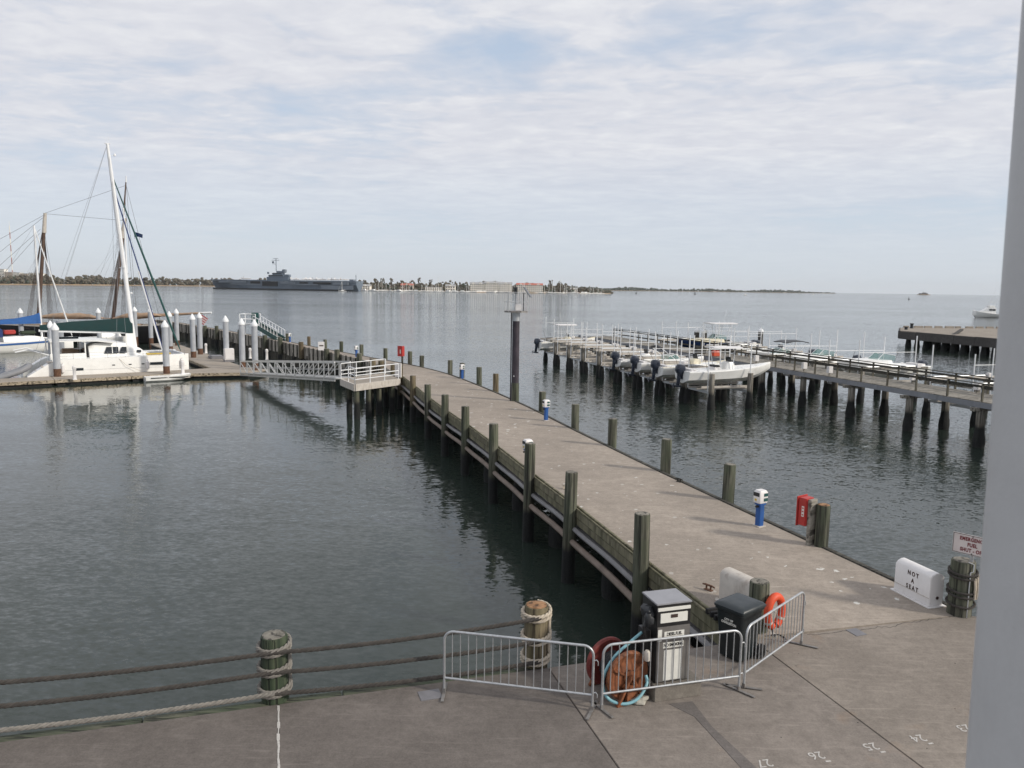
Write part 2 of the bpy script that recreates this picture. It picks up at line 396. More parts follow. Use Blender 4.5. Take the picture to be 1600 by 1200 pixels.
M_GREENC = paint('green_canvas', (0.004, 0.030, 0.031), 0.85, 0, 0.18, 2)
M_TAN = paint('tan_canvas', (0.36, 0.25, 0.17), 0.85, 0, 0.2, 2)
M_BROWN = paint('varnished_spar', (0.10, 0.062, 0.045), 0.5, 0, 0.25, 3)
M_RIG = paint('tarred_rigging', (0.055, 0.04, 0.035), 0.8)
M_WIRE = paint('stay_wire', (0.22, 0.23, 0.25), 0.5, 0.3)
M_RED = paint('red_box', (0.42, 0.035, 0.03), 0.45, 0, 0.12, 4, (0.25, 0.05, 0.04), 0.4)
M_REDD = paint('red_lettering', (0.16, 0.012, 0.018), 0.7)
M_ORANGE = paint('orange_ring', (0.66, 0.075, 0.022), 0.55, 0, 0.12, 6, (0.45, 0.10, 0.06), 0.5)
M_YELLOW = paint('yellow_strip', (0.62, 0.44, 0.05), 0.7)
M_TINT = paint('tinted_glass', (0.02, 0.025, 0.03), 0.06, 0, 0.05)
M_TEALG = paint('teal_glass', (0.10, 0.24, 0.22), 0.06, 0, 0.1)
_b = [n for n in M_TEALG.node_tree.nodes if n.type == 'BSDF_PRINCIPLED'][0]; _b.inputs['Alpha'].default_value = 0.55
M_INFL = paint('grey_inflatable', (0.22, 0.225, 0.24), 0.6)
M_CREAM = paint('cream_gelcoat', (0.72, 0.66, 0.50), 0.35)
M_GREYOB = paint('dark_outboard', (0.025, 0.032, 0.05), 0.28)
M_PUMPB = paint('pump_black', (0.016, 0.016, 0.017), 0.35, 0, 0.2, 6, (0.07, 0.065, 0.06), 0.3)
M_PUMPS = paint('pump_steel', (0.19, 0.18, 0.17), 0.45, 0.35, 0.12, 7, (0.16, 0.14, 0.12), 0.4)
M_PUMPT = paint('pump_top', (0.30, 0.30, 0.32), 0.45, 0.2, 0.1, 5)
M_LABEL = paint('white_label', (0.70, 0.69, 0.64), 0.6, 0, 0.05, 9)
M_INK = paint('black_ink', (0.02, 0.018, 0.018), 0.7)
M_INKB = paint('brown_stencil', (0.05, 0.028, 0.022), 0.75)
M_HOSE = paint('pale_blue_hose', (0.22, 0.44, 0.50), 0.5, 0, 0.10, 5, (0.2, 0.28, 0.28), 0.4)
M_REEL = paint('rusty_orange_reel', (0.20, 0.068, 0.026), 0.7, 0, 0.40, 7, (0.08, 0.03, 0.015), 0.65, 0.3)
M_REELR = paint('dull_red_reel', (0.17, 0.03, 0.025), 0.65, 0, 0.3, 6, (0.06, 0.02, 0.015), 0.5)
M_ROPE = paint('old_rope', (0.20, 0.185, 0.165), 0.95, 0, 0.25, 12)
M_ROPED = paint('dark_rope', (0.052, 0.046, 0.041), 0.95, 0, 0.3, 8)
M_ROPEL = paint('pale_rope', (0.46, 0.40, 0.32), 0.95, 0, 0.22, 12)
M_ROCK = paint('pale_rubble', (0.36, 0.34, 0.29), 0.95, 0, 0.2, 9, None, 0, 0.5)
M_FEDGE = timber('float_edge_boards', (0.27, 0.22, 0.155), (0.50, 0.42, 0.31), streak=(3, 3, 9))
M_FASC = paint('fascia_paint', (0.225, 0.235, 0.255), 0.7, 0, 0.10, 0.8, (0.12, 0.12, 0.12), 0.4)
M_PIPE = paint('grey_pipe', (0.22, 0.215, 0.22), 0.55, 0.1, 0.15, 2, (0.11, 0.09, 0.08), 0.4)
M_PIPEB = paint('brown_pipe', (0.21, 0.165, 0.135), 0.7, 0, 0.2, 2, (0.09, 0.06, 0.05), 0.5)
M_PLATE = paint('steel_plate', (0.20, 0.195, 0.205), 0.55, 0.3, 0.12, 8)
M_ROADP = paint('worn_road_paint', (0.50, 0.48, 0.45), 0.8, 0, 0.2, 30, (0.22, 0.2, 0.18), 0.6)
M_POLE = paint('pole_paint', (0.53, 0.535, 0.54), 0.5, 0, 0.04, 5, (0.42, 0.42, 0.42), 0.3, 0.12)
M_TOWER = paint('tower_black', (0.035, 0.028, 0.038), 0.5, 0, 0.35, 2.2, (0.12, 0.09, 0.10), 0.35)
M_SIGNW = paint('sign_white', (0.62, 0.56, 0.54), 0.5)
M_HULLN = paint('hazed_navy_grey', (0.13, 0.165, 0.21), 0.6, 0, 0.22, 0.03, (0.22, 0.24, 0.27), 0.5)  # ship grey lightened: distance haze put into the colour
M_HULLL = paint('light_navy_grey', (0.20, 0.23, 0.27), 0.6, 0, 0.2, 0.05)
M_BOOT = paint('black_boot', (0.012, 0.014, 0.018), 0.6)
M_BHULL = paint('black_hull', (0.012, 0.012, 0.014), 0.35)
M_TREE = paint('winter_trees', (0.105, 0.095, 0.07), 1.0, 0, 0.40, 0.06, (0.15, 0.11, 0.08), 0.6)
M_TREED = paint('evergreen_trees', (0.045, 0.06, 0.04), 1.0, 0, 0.40, 0.08)
M_SAND = paint('marsh_edge', (0.30, 0.215, 0.13), 1.0, 0, 0.2, 0.05)
M_BLDW = paint('white_stucco', (0.82, 0.79, 0.72), 0.8, 0, 0.05, 0.2)
M_BLDT = paint('tan_stucco', (0.55, 0.46, 0.37), 0.8, 0, 0.08, 0.2)
M_ROOFR = paint('red_roof', (0.42, 0.13, 0.09), 0.8, 0, 0.12, 0.3)
M_ROOFG = paint('grey_roof', (0.33, 0.33, 0.33), 0.8, 0, 0.1, 0.3)
M_WIN = paint('dark_window', (0.06, 0.07, 0.085), 0.15)
M_MASTR = paint('mast_red', (0.40, 0.16, 0.13), 0.6)
M_GREENS = paint('dark_green_steel', (0.012, 0.07, 0.065), 0.5)
M_TANK = paint('red_tank', (0.60, 0.09, 0.04), 0.5)

def water_mat():
    m, N, b = base_mat('harbour_water')
    ge = N.new('ShaderNodeNewGeometry'); P = ge.outputs['Position']
    def slopes(vec, scale, det, amp, ro=0.68):
        n = N.new('ShaderNodeTexNoise'); N.put(n.inputs['Vector'], vec); n.inputs['Scale'].default_value = scale; n.inputs['Detail'].default_value = det; n.inputs['Roughness'].default_value = ro
        s1 = N.new('ShaderNodeVectorMath', operation='SUBTRACT'); N.put(s1.inputs[0], n.outputs['Color']); s1.inputs[1].default_value = (0.5, 0.5, 0.5)
        s2 = N.new('ShaderNodeVectorMath', operation='SCALE'); N.put(s2.inputs[0], s1.outputs[0]); N.put(s2.inputs['Scale'], amp)
        return s2.outputs[0]
    calm = N.ramp(N.noise(N.mapping(P, scale=(0.45, 1.0, 1), rot=(0, 0, rad(14))), 0.020, 4, 0.55, 0.7), [(0.38, 0.62), (0.62, 1.12)])
    band = N.ramp(N.noise(N.mapping(P, scale=(0.25, 1.0, 1), rot=(0, 0, rad(4))), 0.006, 3, 0.5, 0.5), [(0.35, 0.85), (0.65, 1.25)])
    lee = N.new('ShaderNodeVectorMath', operation='DISTANCE'); N.put(lee.inputs[0], P); lee.inputs[1].default_value = (-26, 60, 0)
    lee = N.maprange(N.math('ADD', lee.outputs['Value'], N.math('MULTIPLY', N.noise(P, 0.05, 3, 0.5), 14)), 18, 46, 0.26, 1.0)   # sheltered water in the corner of pier and float
    lee2 = N.new('ShaderNodeVectorMath', operation='DISTANCE'); N.put(lee2.inputs[0], P); lee2.inputs[1].default_value = (0.5, 21, 0)
    lee = N.math('MULTIPLY', lee, N.maprange(N.math('ADD', lee2.outputs['Value'], N.math('MULTIPLY', N.noise(P, 0.12, 3, 0.5), 6)), 6, 17, 0.5, 1.0))   # and in the angle of quay and pier
    sx = N.new('ShaderNodeSeparateXYZ'); N.put(sx.inputs[0], P)
    open_ = N.maprange(sx.outputs[1], 90, 300, 1.0, 2.7)      # windier out in the open harbour
    k = N.math('MULTIPLY', N.math('MULTIPLY', N.math('MULTIPLY', calm, band), lee), open_)
    a = slopes(N.mapping(P, scale=(1.0, 2.0, 1), rot=(0, 0, rad(22))), 3.8, 3, N.math('MULTIPLY', k, 0.68))
    c = slopes(N.mapping(P, scale=(1.0, 2.4, 1), rot=(0, 0, rad(-8))), 0.75, 2, N.math('MULTIPLY', k, 0.21))
    d = slopes(N.mapping(P, scale=(0.6, 1.6, 1), rot=(0, 0, rad(6))), 0.16, 2, 0.07)
    v1 = N.new('ShaderNodeVectorMath', operation='ADD'); N.put(v1.inputs[0], a); N.put(v1.inputs[1], c)
    v2 = N.new('ShaderNodeVectorMath', operation='ADD'); N.put(v2.inputs[0], v1.outputs[0]); N.put(v2.inputs[1], d)
    v3 = N.new('ShaderNodeVectorMath', operation='MULTIPLY'); N.put(v3.inputs[0], v2.outputs[0]); v3.inputs[1].default_value = (0.7, 1.0, 0.0)
    v4 = N.new('ShaderNodeVectorMath', operation='ADD'); N.put(v4.inputs[0], v3.outputs[0]); v4.inputs[1].default_value = (0, 0, 1)
    v5 = N.new('ShaderNodeVectorMath', operation='NORMALIZE'); N.put(v5.inputs[0], v4.outputs[0])
    N.l.new(v5.outputs[0], b.inputs['Normal'])
    mur = N.noise(P, 0.05, 3, 0.5)
    N.put(b.inputs['Base Color'], N.ramp(mur, [(0.3, (0.021, 0.030, 0.025)), (0.7, (0.028, 0.039, 0.032))]))
    b.inputs['Roughness'].default_value = 0.06; b.inputs['IOR'].default_value = 1.42
    return m
M_WATER = water_mat()
# ================================================================== SETTING
# ---- water
w = MB()
xs = [-11000, -6000, -1500, -400, -100, 100, 400, 1500, 6000, 11000]; ys = [-300, -20, 80, 300, 900, 2500, 6000, 13500]
vs = [(x, y, 0) for y in ys for x in xs]; nx = len(xs)
w.add(vs, [(j * nx + i, j * nx + i + 1, (j + 1) * nx + i + 1, (j + 1) * nx + i) for j in range(len(ys) - 1) for i in range(nx - 1)])
tag(w.build('harbour_water', M_WATER), kind='structure')

# ---- quay: slabs with open joints on a dark bed
DK = 2.3
U = Vector((0.957, 0.290)); V = Vector((0.290, -0.957)); QO = Vector((-3.65, 11.52))
def Q(u, v): p = QO + U * u + V * v; return (p.x, p.y)
quay = thing('quay', 'grey concrete quay with slab joints in the foreground', 'quay', (0, 0, 0))
quay['kind'] = 'structure'
us = [-26, -17.6, -13.3, -8.9, -4.45, 0, 4.56, 8.72]
def slab(poly, mat=M_PLAZA, z0=DK - 0.35, z1=DK, name='slab'):
    return MB().prism(poly, z0, z1).build(name, mat, quay, bevel=0.008)
g = 0.008
for a, b in zip(us[:-1], us[1:]):
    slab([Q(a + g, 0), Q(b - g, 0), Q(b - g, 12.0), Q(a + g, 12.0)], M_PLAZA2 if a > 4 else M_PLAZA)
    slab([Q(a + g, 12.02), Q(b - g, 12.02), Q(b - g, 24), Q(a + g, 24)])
E0 = Q(8.72 + g, 0)
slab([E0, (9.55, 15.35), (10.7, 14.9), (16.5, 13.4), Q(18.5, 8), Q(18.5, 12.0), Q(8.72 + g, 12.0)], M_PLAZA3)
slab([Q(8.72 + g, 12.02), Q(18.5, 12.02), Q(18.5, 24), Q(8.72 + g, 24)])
MB().prism([Q(-26, 0.02), Q(8.72, 0.02), (9.5, 15.3), (10.7, 14.85), (16.4, 13.3), Q(18.45, 8), Q(18.45, 23.9), Q(-26, 23.9)], 1.2, DK - 0.03).build('joint_bed', M_DARKW, quay)
# trench repair across the slabs: a sheet a few millimetres proud
tp = [at(1045, 1100, DK), at(1082, 1096, DK), at(1112, 1135, DK), at(1182, 1200, DK), at(1285, 1330, DK), at(1180, 1330, DK), at(1158, 1200, DK), at(1085, 1120, DK)]
tag(MB().prism([(p.x, p.y) for p in tp], DK - 0.02, DK + 0.005).build('trench_patch', M_PATCH, quay))
# white sealant down the first joint
sl = MB(); random.seed(3)
pts = [Q(random.uniform(-0.005, 0.005), 0.05 + 0.16 * i) for i in range(30)]
for i in range(29):
    p, q = pts[i], pts[i + 1]; wd = random.uniform(0.006, 0.024)
    sl.prism([(p[0] - wd, p[1]), (q[0] - wd, q[1]), (q[0] + wd, q[1]), (p[0] + wd, p[1])], DK - 0.01, DK + random.uniform(0.002, 0.006))
sl.build('white_sealant', M_ROADP, quay)
# irregular crack where the quay meets the pier
ck = MB(); cpx = [(1262, 992), (1290, 990), (1318, 986), (1352, 984), (1378, 979), (1392, 981), (1410, 974), (1432, 972), (1452, 968), (1476, 967)]
cp = [at(x0 + (x1 - x0) * j / 5 + random.uniform(-1.5, 1.5), y0 + (y1 - y0) * j / 5 + random.uniform(-1.2, 1.2), DK) for (x0, y0), (x1, y1) in zip(cpx[:-1], cpx[1:]) for j in range(5)]
for p, q in zip(cp[:-1], cp[1:]): ck.beam((p.x, p.y, DK - 0.002), (q.x, q.y, DK - 0.002), random.uniform(0.006, 0.013), 0.008)
ck.build('crack', M_DARKW, quay)
# timber facing of the quay edge
for a in range(-26, 5, 3):
    b = min(a + 3, 8.5)
    p = Q(a + 0.01, -0.10); q = Q(min(b, 4.4) - 0.01, -0.10)
    MB().beam((p[0], p[1], DK - 0.26), (q[0], q[1], DK - 0.27), 0.2, 0.5).build('edge_timber', M_EDGET, quay, bevel=0.012)
    p = Q(a + 0.01, -0.27); q = Q(min(b, 4.4) - 0.01, -0.27)
    MB().beam((p[0], p[1], DK - 0.40), (q[0], q[1], DK - 0.44), 0.13, 0.28).build('edge_timber', M_EDGET, quay, bevel=0.012)
# painted slip numbers, reading from the water side
for i, (s_, px, py) in enumerate([('27', 1194, 1192), ('26', 1275, 1180), ('25', 1360, 1166), ('24', 1434, 1153), ('23', 1506, 1137)]):
    p = at(px, py, DK + 0.004)
    ang = rad(180 + 12)
    m = Matrix.Translation(p) @ Matrix.Rotation(ang, 4, 'Z')
    text_mesh('painted_number', s_, 0.245, M_ROADP, quay, m, ext=0.0006, sx=0.95)
    MB().box((0, 0, 0), (0.08, 0.028, 0.004)).build('paint_dash', M_ROADP, quay, (m @ Vector((-0.09, 0.16, 0)))[:], ang)

# ---- curved concrete pier
LE = [(4.60, 14.13), (3.5, 17.9), (2.2, 22.65), (0.88, 26.85), (-0.5, 31.7), (-1.85, 36.1), (-3.25, 40.3), (-4.6, 44.6), (-6.1, 49.9), (-7.7, 55.3), (-8.95, 59.2),
      (-13.4, 68.6), (-19.6, 77.8), (-25.6, 86.8), (-32.2, 96.2), (-40.0, 106.5), (-53, 123.5), (-66, 140)]
RE = [(9.53, 15.36), (8.95, 16.9), (8.15, 19.6), (7.4, 21.7), (6.7, 23.9), (5.35, 27.9), (4.05, 32.2), (2.72, 36.4), (1.42, 41.0), (0.1, 45.0), (-1.3, 49.1), (-2.6, 52.6), (-3.9, 56.0),
      (-5.15, 59.0), (-7.5, 63.3), (-9.7, 66.6), (-12.6, 70.3), (-15.4, 74.2), (-18.9, 79.0), (-23.4, 85.4), (-27.6, 91.5), (-35.6, 102.5), (-49, 120), (-62, 137)]
def arclen(P):
    L = [0.0]
    for a, b in zip(P[:-1], P[1:]): L.append(L[-1] + (Vector(b) - Vector(a)).length)
    return L
def along(P, s, L=None):
    L = L or arclen(P)
    s = max(0, min(s, L[-1] - 1e-4))
    for i in range(len(P) - 1):
        if s <= L[i + 1]:
            f = (s - L[i]) / (L[i + 1] - L[i]); a = Vector(P[i]); b = Vector(P[i + 1])
            return a + (b - a) * f, (b - a).normalized()
def smooth_poly(P, n=2):
    for _ in range(n):
        Qn = [P[0]]
        for a, b in zip(P[:-1], P[1:]):
            Qn += [(a[0] * .75 + b[0] * .25, a[1] * .75 + b[1] * .25), (a[0] * .25 + b[0] * .75, a[1] * .25 + b[1] * .75)]
        P = Qn + [P[-1]]
    return P
LS, RS = smooth_poly(LE, 2), smooth_poly(RE, 2)
LL, RL = arclen(LS), arclen(RS)
def near_s(P, L, q):                     # arc length of the nearest point
    best = (1e9, 0)
    for i in range(int(L[-1] * 4)):
        p, _ = along(P, i / 4, L); d = (p - Vector(q)).length
        if d < best[0]: best = (d, i / 4)
    return best[1]
pier = thing('concrete_pier', 'long curved concrete pier on piles running out across the harbour', 'pier')
NB = 34
cuts = []
for i in range(NB + 1):
    p, _ = along(LS, LL[-1] * (i / NB) , LL)
    cuts.append((p, along(RS, RL[-1] * (i / NB), RL)[0]))
# deck in bays joined by hair joints
bay = 0
for i in range(0, NB, 2):
    poly = [cuts[i][0], cuts[i + 1][0], cuts[i + 2][0], cuts[i + 2][1], cuts[i + 1][1], cuts[i][1]]
    MB().prism([(p.x, p.y) for p in poly], DK - 0.4, DK).build('deck_slab', M_PIER, pier)
def offs(P, L, s, o):                    # point offset to the left(+) of travel
    p, d = along(P, s, L); return p + Vector((-d.y, d.x)) * o
s_knee = near_s(LS, LL, (-8.95, 59.2))
# left edge: squared timber wales between the pilings, pipes beneath
pil_px = [(1015, 885, 802), (908, 796, 738), (835, 745, 692), (778, 700, 661), (737, 668, 635), (702, 645, 616), (677, 625, 600), (655, 606, 587), (631, 590, 570), (621, 583, 568)]
pil_s = [near_s(LS, LL, at(x, yb, DK).xy) for x, yb, yt in pil_px]
stations = [0.25] + pil_s[:-1] + [s_knee]
def wale(s0, s1):
    m = max(1, int((s1 - s0) / 2.5))
    for nm, off_, z_, w_, h_ in (('wale', 0.10, DK - 0.115, 0.17, 0.215), ('wale', 0.09, DK - 0.355, 0.15, 0.225), ('top_strip', 0.155, DK + 0.022, 0.055, 0.05), ('top_strip', 0.045, DK + 0.03, 0.07, 0.06)):
        o = MB()
        for k in range(m):
            a, b = s0 + (s1 - s0) * k / m, s0 + (s1 - s0) * (k + 1) / m
            p = offs(LS, LL, a, off_); q = offs(LS, LL, b, off_)
            o.beam((p.x, p.y, z_), (q.x, q.y, z_), w_, h_)
        o.build(nm, M_WALE, pier, bevel=0.01)
for a, b in zip(stations[:-1], stations[1:]): wale(a + 0.02, b - 0.02)
for k_ in range(5):
    p = offs(LS, LL, 0.45 + 0.16 * k_, 0.10); d = along(LS, 0.45 + 0.16 * k_, LL)[1]
    MB().beam((p.x - d.y * 0.14, p.y + d.x * 0.14, DK + 0.10), (p.x + d.y * 0.14, p.y - d.x * 0.14, DK + 0.10), 0.08, 0.11).build('fender_rib', M_RUBBER, pier, bevel=0.01)
for nm, mt, o_, z_, r_ in (('pipe', M_PIPE, 0.24, 1.72, 0.075), ('pipe', M_PIPE, 0.04, 1.66, 0.06), ('pipe', M_PIPEB, 0.30, 1.33, 0.095)):
    pts = []
    for k in range(60):
        p = offs(LS, LL, 0.4 + (s_knee - 0.6) * k / 59, o_); pts.append((p.x, p.y, z_ + 0.02 * math.sin(k * 1.1)))
    MB().tube(pts, r_, 8).build(nm, mt, pier, smooth=True)
# low curb timber on the right edge, cut into lengths
s = 0.3
while s < RL[-1] - 8:
    e = s + random.uniform(2.8, 4.4); p = offs(RS, RL, s, -0.09); q = offs(RS, RL, e, -0.09)
    MB().beam((p.x, p.y, DK - 0.12), (q.x, q.y, DK - 0.12), 0.15, 0.30).build('curb_timber', M_RAILW, pier, bevel=0.012)
    s = e + 0.03
# bents: cap beam and piles under every few metres
k = 0; s = 3.0
while s < LL[-1] - 2:
    p, d = along(LS, s, LL); sr = near_s(RS, RL, p + Vector((d.y, -d.x)) * 5.0); q, _ = along(RS, sr, RL)
    a = p.lerp(q, 0.06); b = p.lerp(q, 0.94)
    MB().beam((a.x, a.y, DK - 0.66), (b.x, b.y, DK - 0.66), 0.5, 0.5).build('cap_beam', M_CPILE, pier)
    for f in (0.12, 0.5, 0.88):
        c = p.lerp(q, f)
        r = 0.27 if s < 70 else 0.36
        MB().lathe([(r * 0.92, DK - 0.9), (r * .95, 1.5), (r * 1.05, 1.1), (r * 1.25, 0.75), (r * 1.35, 0.3), (r * 1.2, -0.2), (r, -2.5)][::-1], (c.x, c.y, 0), 10, 0.06).build('pile', M_CPILE, pier, smooth=True)
    s += 4.6
# far leg: hanging grey panels along the near face
def s_range(P, L, a, b, step):
    s = a
    while s < b: yield s, min(s + step, b); s += step
for a, b in s_range(LS, LL, s_knee + 1.2, LL[-1] - 6, 1.28):
    p = offs(LS, LL, a + 0.06, 0.09); q = offs(LS, LL, b - 0.06, 0.09)
    zt = DK + 0.10 + random.uniform(-0.04, 0.04); zb = 1.12 + random.uniform(-0.10, 0.08)
    MB().beam((p.x, p.y, (zt + zb) / 2), (q.x, q.y, (zt + zb) / 2), 0.08, zt - zb).build('face_panel', M_PANEL if random.random() > 0.12 else M_GREYW, pier, bevel=0.01)
    if random.random() < 0.9:
        c = offs(LS, LL, b, 0.16); MB().beam((c.x, c.y, 0.9), (c.x, c.y, DK + 0.14), 0.14, 0.14).build('face_post', M_RAILW, pier)

# ---- pilings
def piling(px, yb, yt, label, group, r=0.195, mat=M_PILE, top=M_PTOP, P=None, Ls=None, off=0.3, xy=None, z=None, bot=-3.0):
    if xy is None:
        q = at(px, yb, DK); s = near_s(P, Ls, q.xy); xy = offs(P, Ls, s, off)
    z = z if z is not None else ht(px, yt, q.y)
    t = thing('timber_piling', label, 'piling', (xy[0], xy[1], DK), random.uniform(0, 6), group)
    t.rotation_euler = (random.uniform(-0.014, 0.014), random.uniform(-0.014, 0.014), random.uniform(0, 6))
    zt = z - DK; zb = bot - DK
    seg = 20; rings = []
    for h, f in ((zb, 1.06), (-1.6, 1.05), (-0.8, 1.02), (0, 1.0), (zt * 0.5, 0.99), (zt - 0.03, 0.97), (zt, 0.93)):
        rings.append([(r * f * (1 + 0.035 * math.sin(3 * a + h) + random.uniform(-0.02, 0.02)) * math.cos(a), r * f * (1 + random.uniform(-0.02, 0.02)) * math.sin(a), h)
                      for a in [2 * math.pi * k_ / seg for k_ in range(seg)]])
    MB().loft(rings).build('shaft', mat, t, smooth=True)
    MB().lathe([(r * 0.86, 0), (r * 0.84, 0.012), (r * 0.5, 0.018)], (0, 0, zt - 0.004), 16).build('sawn_top', top, t)
    return t
piles_left = []
for i, (x, yb, yt) in enumerate(pil_px):
    br = i in (7, 9, 8)
    if i < 8: lab = 'tall greenish timber piling at the left pier edge, %s beyond the fuel pump' % ORD[i]
    elif i == 8: lab = 'nearer of the two paired pilings at the railed platform corner'
    else: lab = 'farther brown piling of the pair touching the white railed platform'
    piles_left.append(piling(x, yb, yt, lab, 'timber pilings along the pier', 0.195, M_PILEB if br else M_PILE, M_PTOP, LS, LL, 0.32))
right_px = [(1131, 783, 727), (1024, 736, 686), (946, 697, 655), (886, 669, 632), (840, 643, 612), (768, 611, 584), (741, 601, 574), (722, 590, 567), (700, 584, 563),
            (656, 573, 556), (617, 570, 550), (582, 563, 545), (550, 556, 539), (520, 550, 534), (496, 545, 531), (471, 540, 526), (448, 533, 521)]
for i, (x, yb, yt) in enumerate(right_px):
    piling(x, yb, yt, 'right edge pier piling, %s out from the red box piling' % ORD[i], 'timber pilings along the pier', 0.19,
           M_PILEB if i in (15, 5) else M_PILE, M_PTOP, RS, RL, -0.30)
CAMI = CAMM.inverted()
def column_px(xy, z):
    c = CAMI @ Vector((xy[0], xy[1], z)); return 800 - c.x / c.z * FPX
# pilings on the far leg, standing in front of the panels
for i, px in enumerate([604, 590, 568, 533, 516, 476, 444, 420, 380, 343, 325, 303]):
    best = min((abs(column_px(along(LS, s_knee + j * 0.4, LL)[0], DK + 0.5) - px), s_knee + j * 0.4) for j in range(210))[1]
    xy = offs(LS, LL, best, 0.42)
    lab = 'dark piling against the far grey panels, %s beyond the railed platform' % ORD[i]
    piling(px, 0, 0, lab, 'pilings against the panelled far leg', 0.26, M_PILEB if i in (0, 1, 5) else M_PILE, M_PTOP, xy=xy, z=DK + random.uniform(0.35, 0.75))
# ================================================================== QUAY OBJECTS
UZ = Vector((0, 0, 1))
def V3(v, z=0.0): return Vector((v[0], v[1], z))
# ---- crowd barriers
def barrier(p, q, label, feet):
    p = p.copy(); q = q.copy(); d = (q - p); L = d.length; rz = math.atan2(d.y, d.x); mid = (p + q) / 2
    t = thing('crowd_barrier', label, 'barrier', (mid.x, mid.y, DK), rz, 'galvanised crowd barriers round the fuel pump')
    h, r, hl = 1.08, 0.021, L / 2; rr = 0.16; pts = [(-hl, 0, 0.03), (-hl, 0, h - rr)]
    for k in range(1, 6): a = math.pi - k * math.pi / 12; pts.append((-hl + rr + rr * math.cos(a), 0, h - rr + rr * math.sin(a)))
    pts.append((-hl + rr, 0, h)); pts.append((hl - rr, 0, h))
    for k in range(1, 6): a = math.pi / 2 - k * math.pi / 12; pts.append((hl - rr + rr * math.cos(a), 0, h - rr + rr * math.sin(a)))
    pts += [(hl, 0, h - rr), (hl, 0, 0.03)]
    MB().tube(pts, r, 10).build('frame', M_GALV, t, smooth=True)
    MB().tube([(-hl, 0, 0.27), (hl, 0, 0.27)], 0.019, 10).build('bottom_rail', M_GALV, t, smooth=True)
    n = 18; me = MB().tube([(0, 0, 0.27), (0, 0, h - 0.01)], 0.0085, 6).mesh('bar', M_GALV, True)
    for k in range(1, n): link('bar', me, t, (-hl + k * L / n, 0, 0))
    for x, a in zip((-hl, hl), feet):
        f = MB(); f.beam((-0.30 * math.cos(a) , -0.30 * math.sin(a), 0.02), (0.30 * math.cos(a), 0.30 * math.sin(a), 0.02), 0.055, 0.012); f.box((0, 0, 0.05), (0.05, 0.05, 0.08))
        f.build('foot', M_GALVD, t, (x, 0, 0), bevel=0.003)
    hk = MB()
    for z in (0.84, 0.30): hk.tube([(hl, 0, z), (hl + 0.05, 0, z + 0.02), (hl + 0.075, 0, z - 0.01), (hl + 0.075, 0, z - 0.07)], 0.008, 6)
    hk.build('hook', M_GALV, t, smooth=True)
barrier(at(694, 1083, DK), at(925, 1111, DK), 'galvanised crowd barrier in front of the roped brown piling, leftmost of three', (rad(100), rad(80)))
barrier(at(940, 1109, DK), at(1154, 1080, DK), 'galvanised crowd barrier standing in front of the fuel pump and hose reel', (rad(-75), rad(-62)))
barrier(at(1162, 1075, DK), at(1252, 1008, DK), 'galvanised crowd barrier slanting past the bin and orange life ring', (rad(-60), rad(-75)))

# ---- fuel pump on its plinth
PA = math.atan2(U.y, U.x)
pl = at(1022, 1098, DK)
t = thing('fuel_pump', 'black and grey diesel pump on a concrete plinth behind the middle barrier', 'fuel pump', pl[:], PA)
MB().box((0.43, 0.35, 0.13), (0.86, 0.70, 0.27)).build('plinth', M_PLINTH, t, bevel=0.012)
cw, cdp, cb, ct = 0.62, 0.52, 0.267, 1.60
cx, cy = 0.04 + cw / 2, 0.10 + cdp / 2
MB().box((cx, cy, (cb + ct) / 2), (cw, cdp, ct - cb)).build('cabinet', M_PUMPB, t, bevel=0.012)
MB().box((cx, 0.10 - 0.007, (cb + 0.02 + 1.23) / 2), (cw - 0.03, 0.02, 1.21 - cb)).build('front_panel', M_PUMPS, t, bevel=0.006)
MB().box((cx, cy, ct + 0.012), (cw + 0.02, cdp + 0.03, 0.028)).build('top_plate', M_PUMPT, t, bevel=0.008)
dsp = MB().box((cx + 0.0, 0.10 - 0.006, 1.375), (cw - 0.13, 0.02, 0.16)).build('display', M_LABEL, t, bevel=0.004)
MB().box((0, -0.012, 0.03), (0.12, 0.012, 0.055)).build('counter_window', M_INKB, dsp, (cx + 0.0, 0.094, 1.375))
MB().box((cx, 0.10 - 0.008, 1.525), (cw - 0.03, 0.022, 0.055)).build('header_strip', M_LABEL, t, bevel=0.004)
yf = 0.10 - 0.019
def sign(name, x, z, w_, h_, txt, size, sp=1.0):
    o = MB().box((x, yf, z), (w_, 0.006, h_)).build(name, M_LABEL, t)
    if txt: text_mesh('lettering', txt, size, M_INK, o, face_matrix((x, yf - 0.0045, z), (1, 0, 0), (0, 0, 1)), 0.0006, sp * 0.98, 0.84, bold=0.0022)
sign('fuel_sign', cx + 0.01, 1.10, 0.36, 0.095, 'DIESEL FUEL', 0.075, 0.82)
sign('warning_sign', cx + 0.0, 0.915, 0.37, 0.095, 'NO SMOKING', 0.075, 0.86)
sign('notice_sheet', cx + 0.0, 0.57, 0.33, 0.52, None, 0)
sign('sticker', 0.10, 1.09, 0.07, 0.20, None, 0)
MB().box((0.035, cy, 0.79), (0.012, 0.16, 0.62)).build('side_panel', M_PUMPS, t)
nz = MB(); nz.tube([(0.0, cy - 0.1, 1.30), (-0.07, cy - 0.12, 1.34), (-0.12, cy - 0.14, 1.22), (-0.10, cy - 0.15, 1.05)], [0.02, 0.028, 0.03, 0.022], 8)
nz.box((-0.045, cy, 0.95), (0.085, 0.26, 0.34)); nz.tube([(-0.10, cy - 0.15, 1.05), (-0.09, cy - 0.10, 0.80), (-0.05, cy - 0.02, 0.78)], 0.03, 8)
nz.build('nozzle_holster', M_PUMPB, t, bevel=0.008)
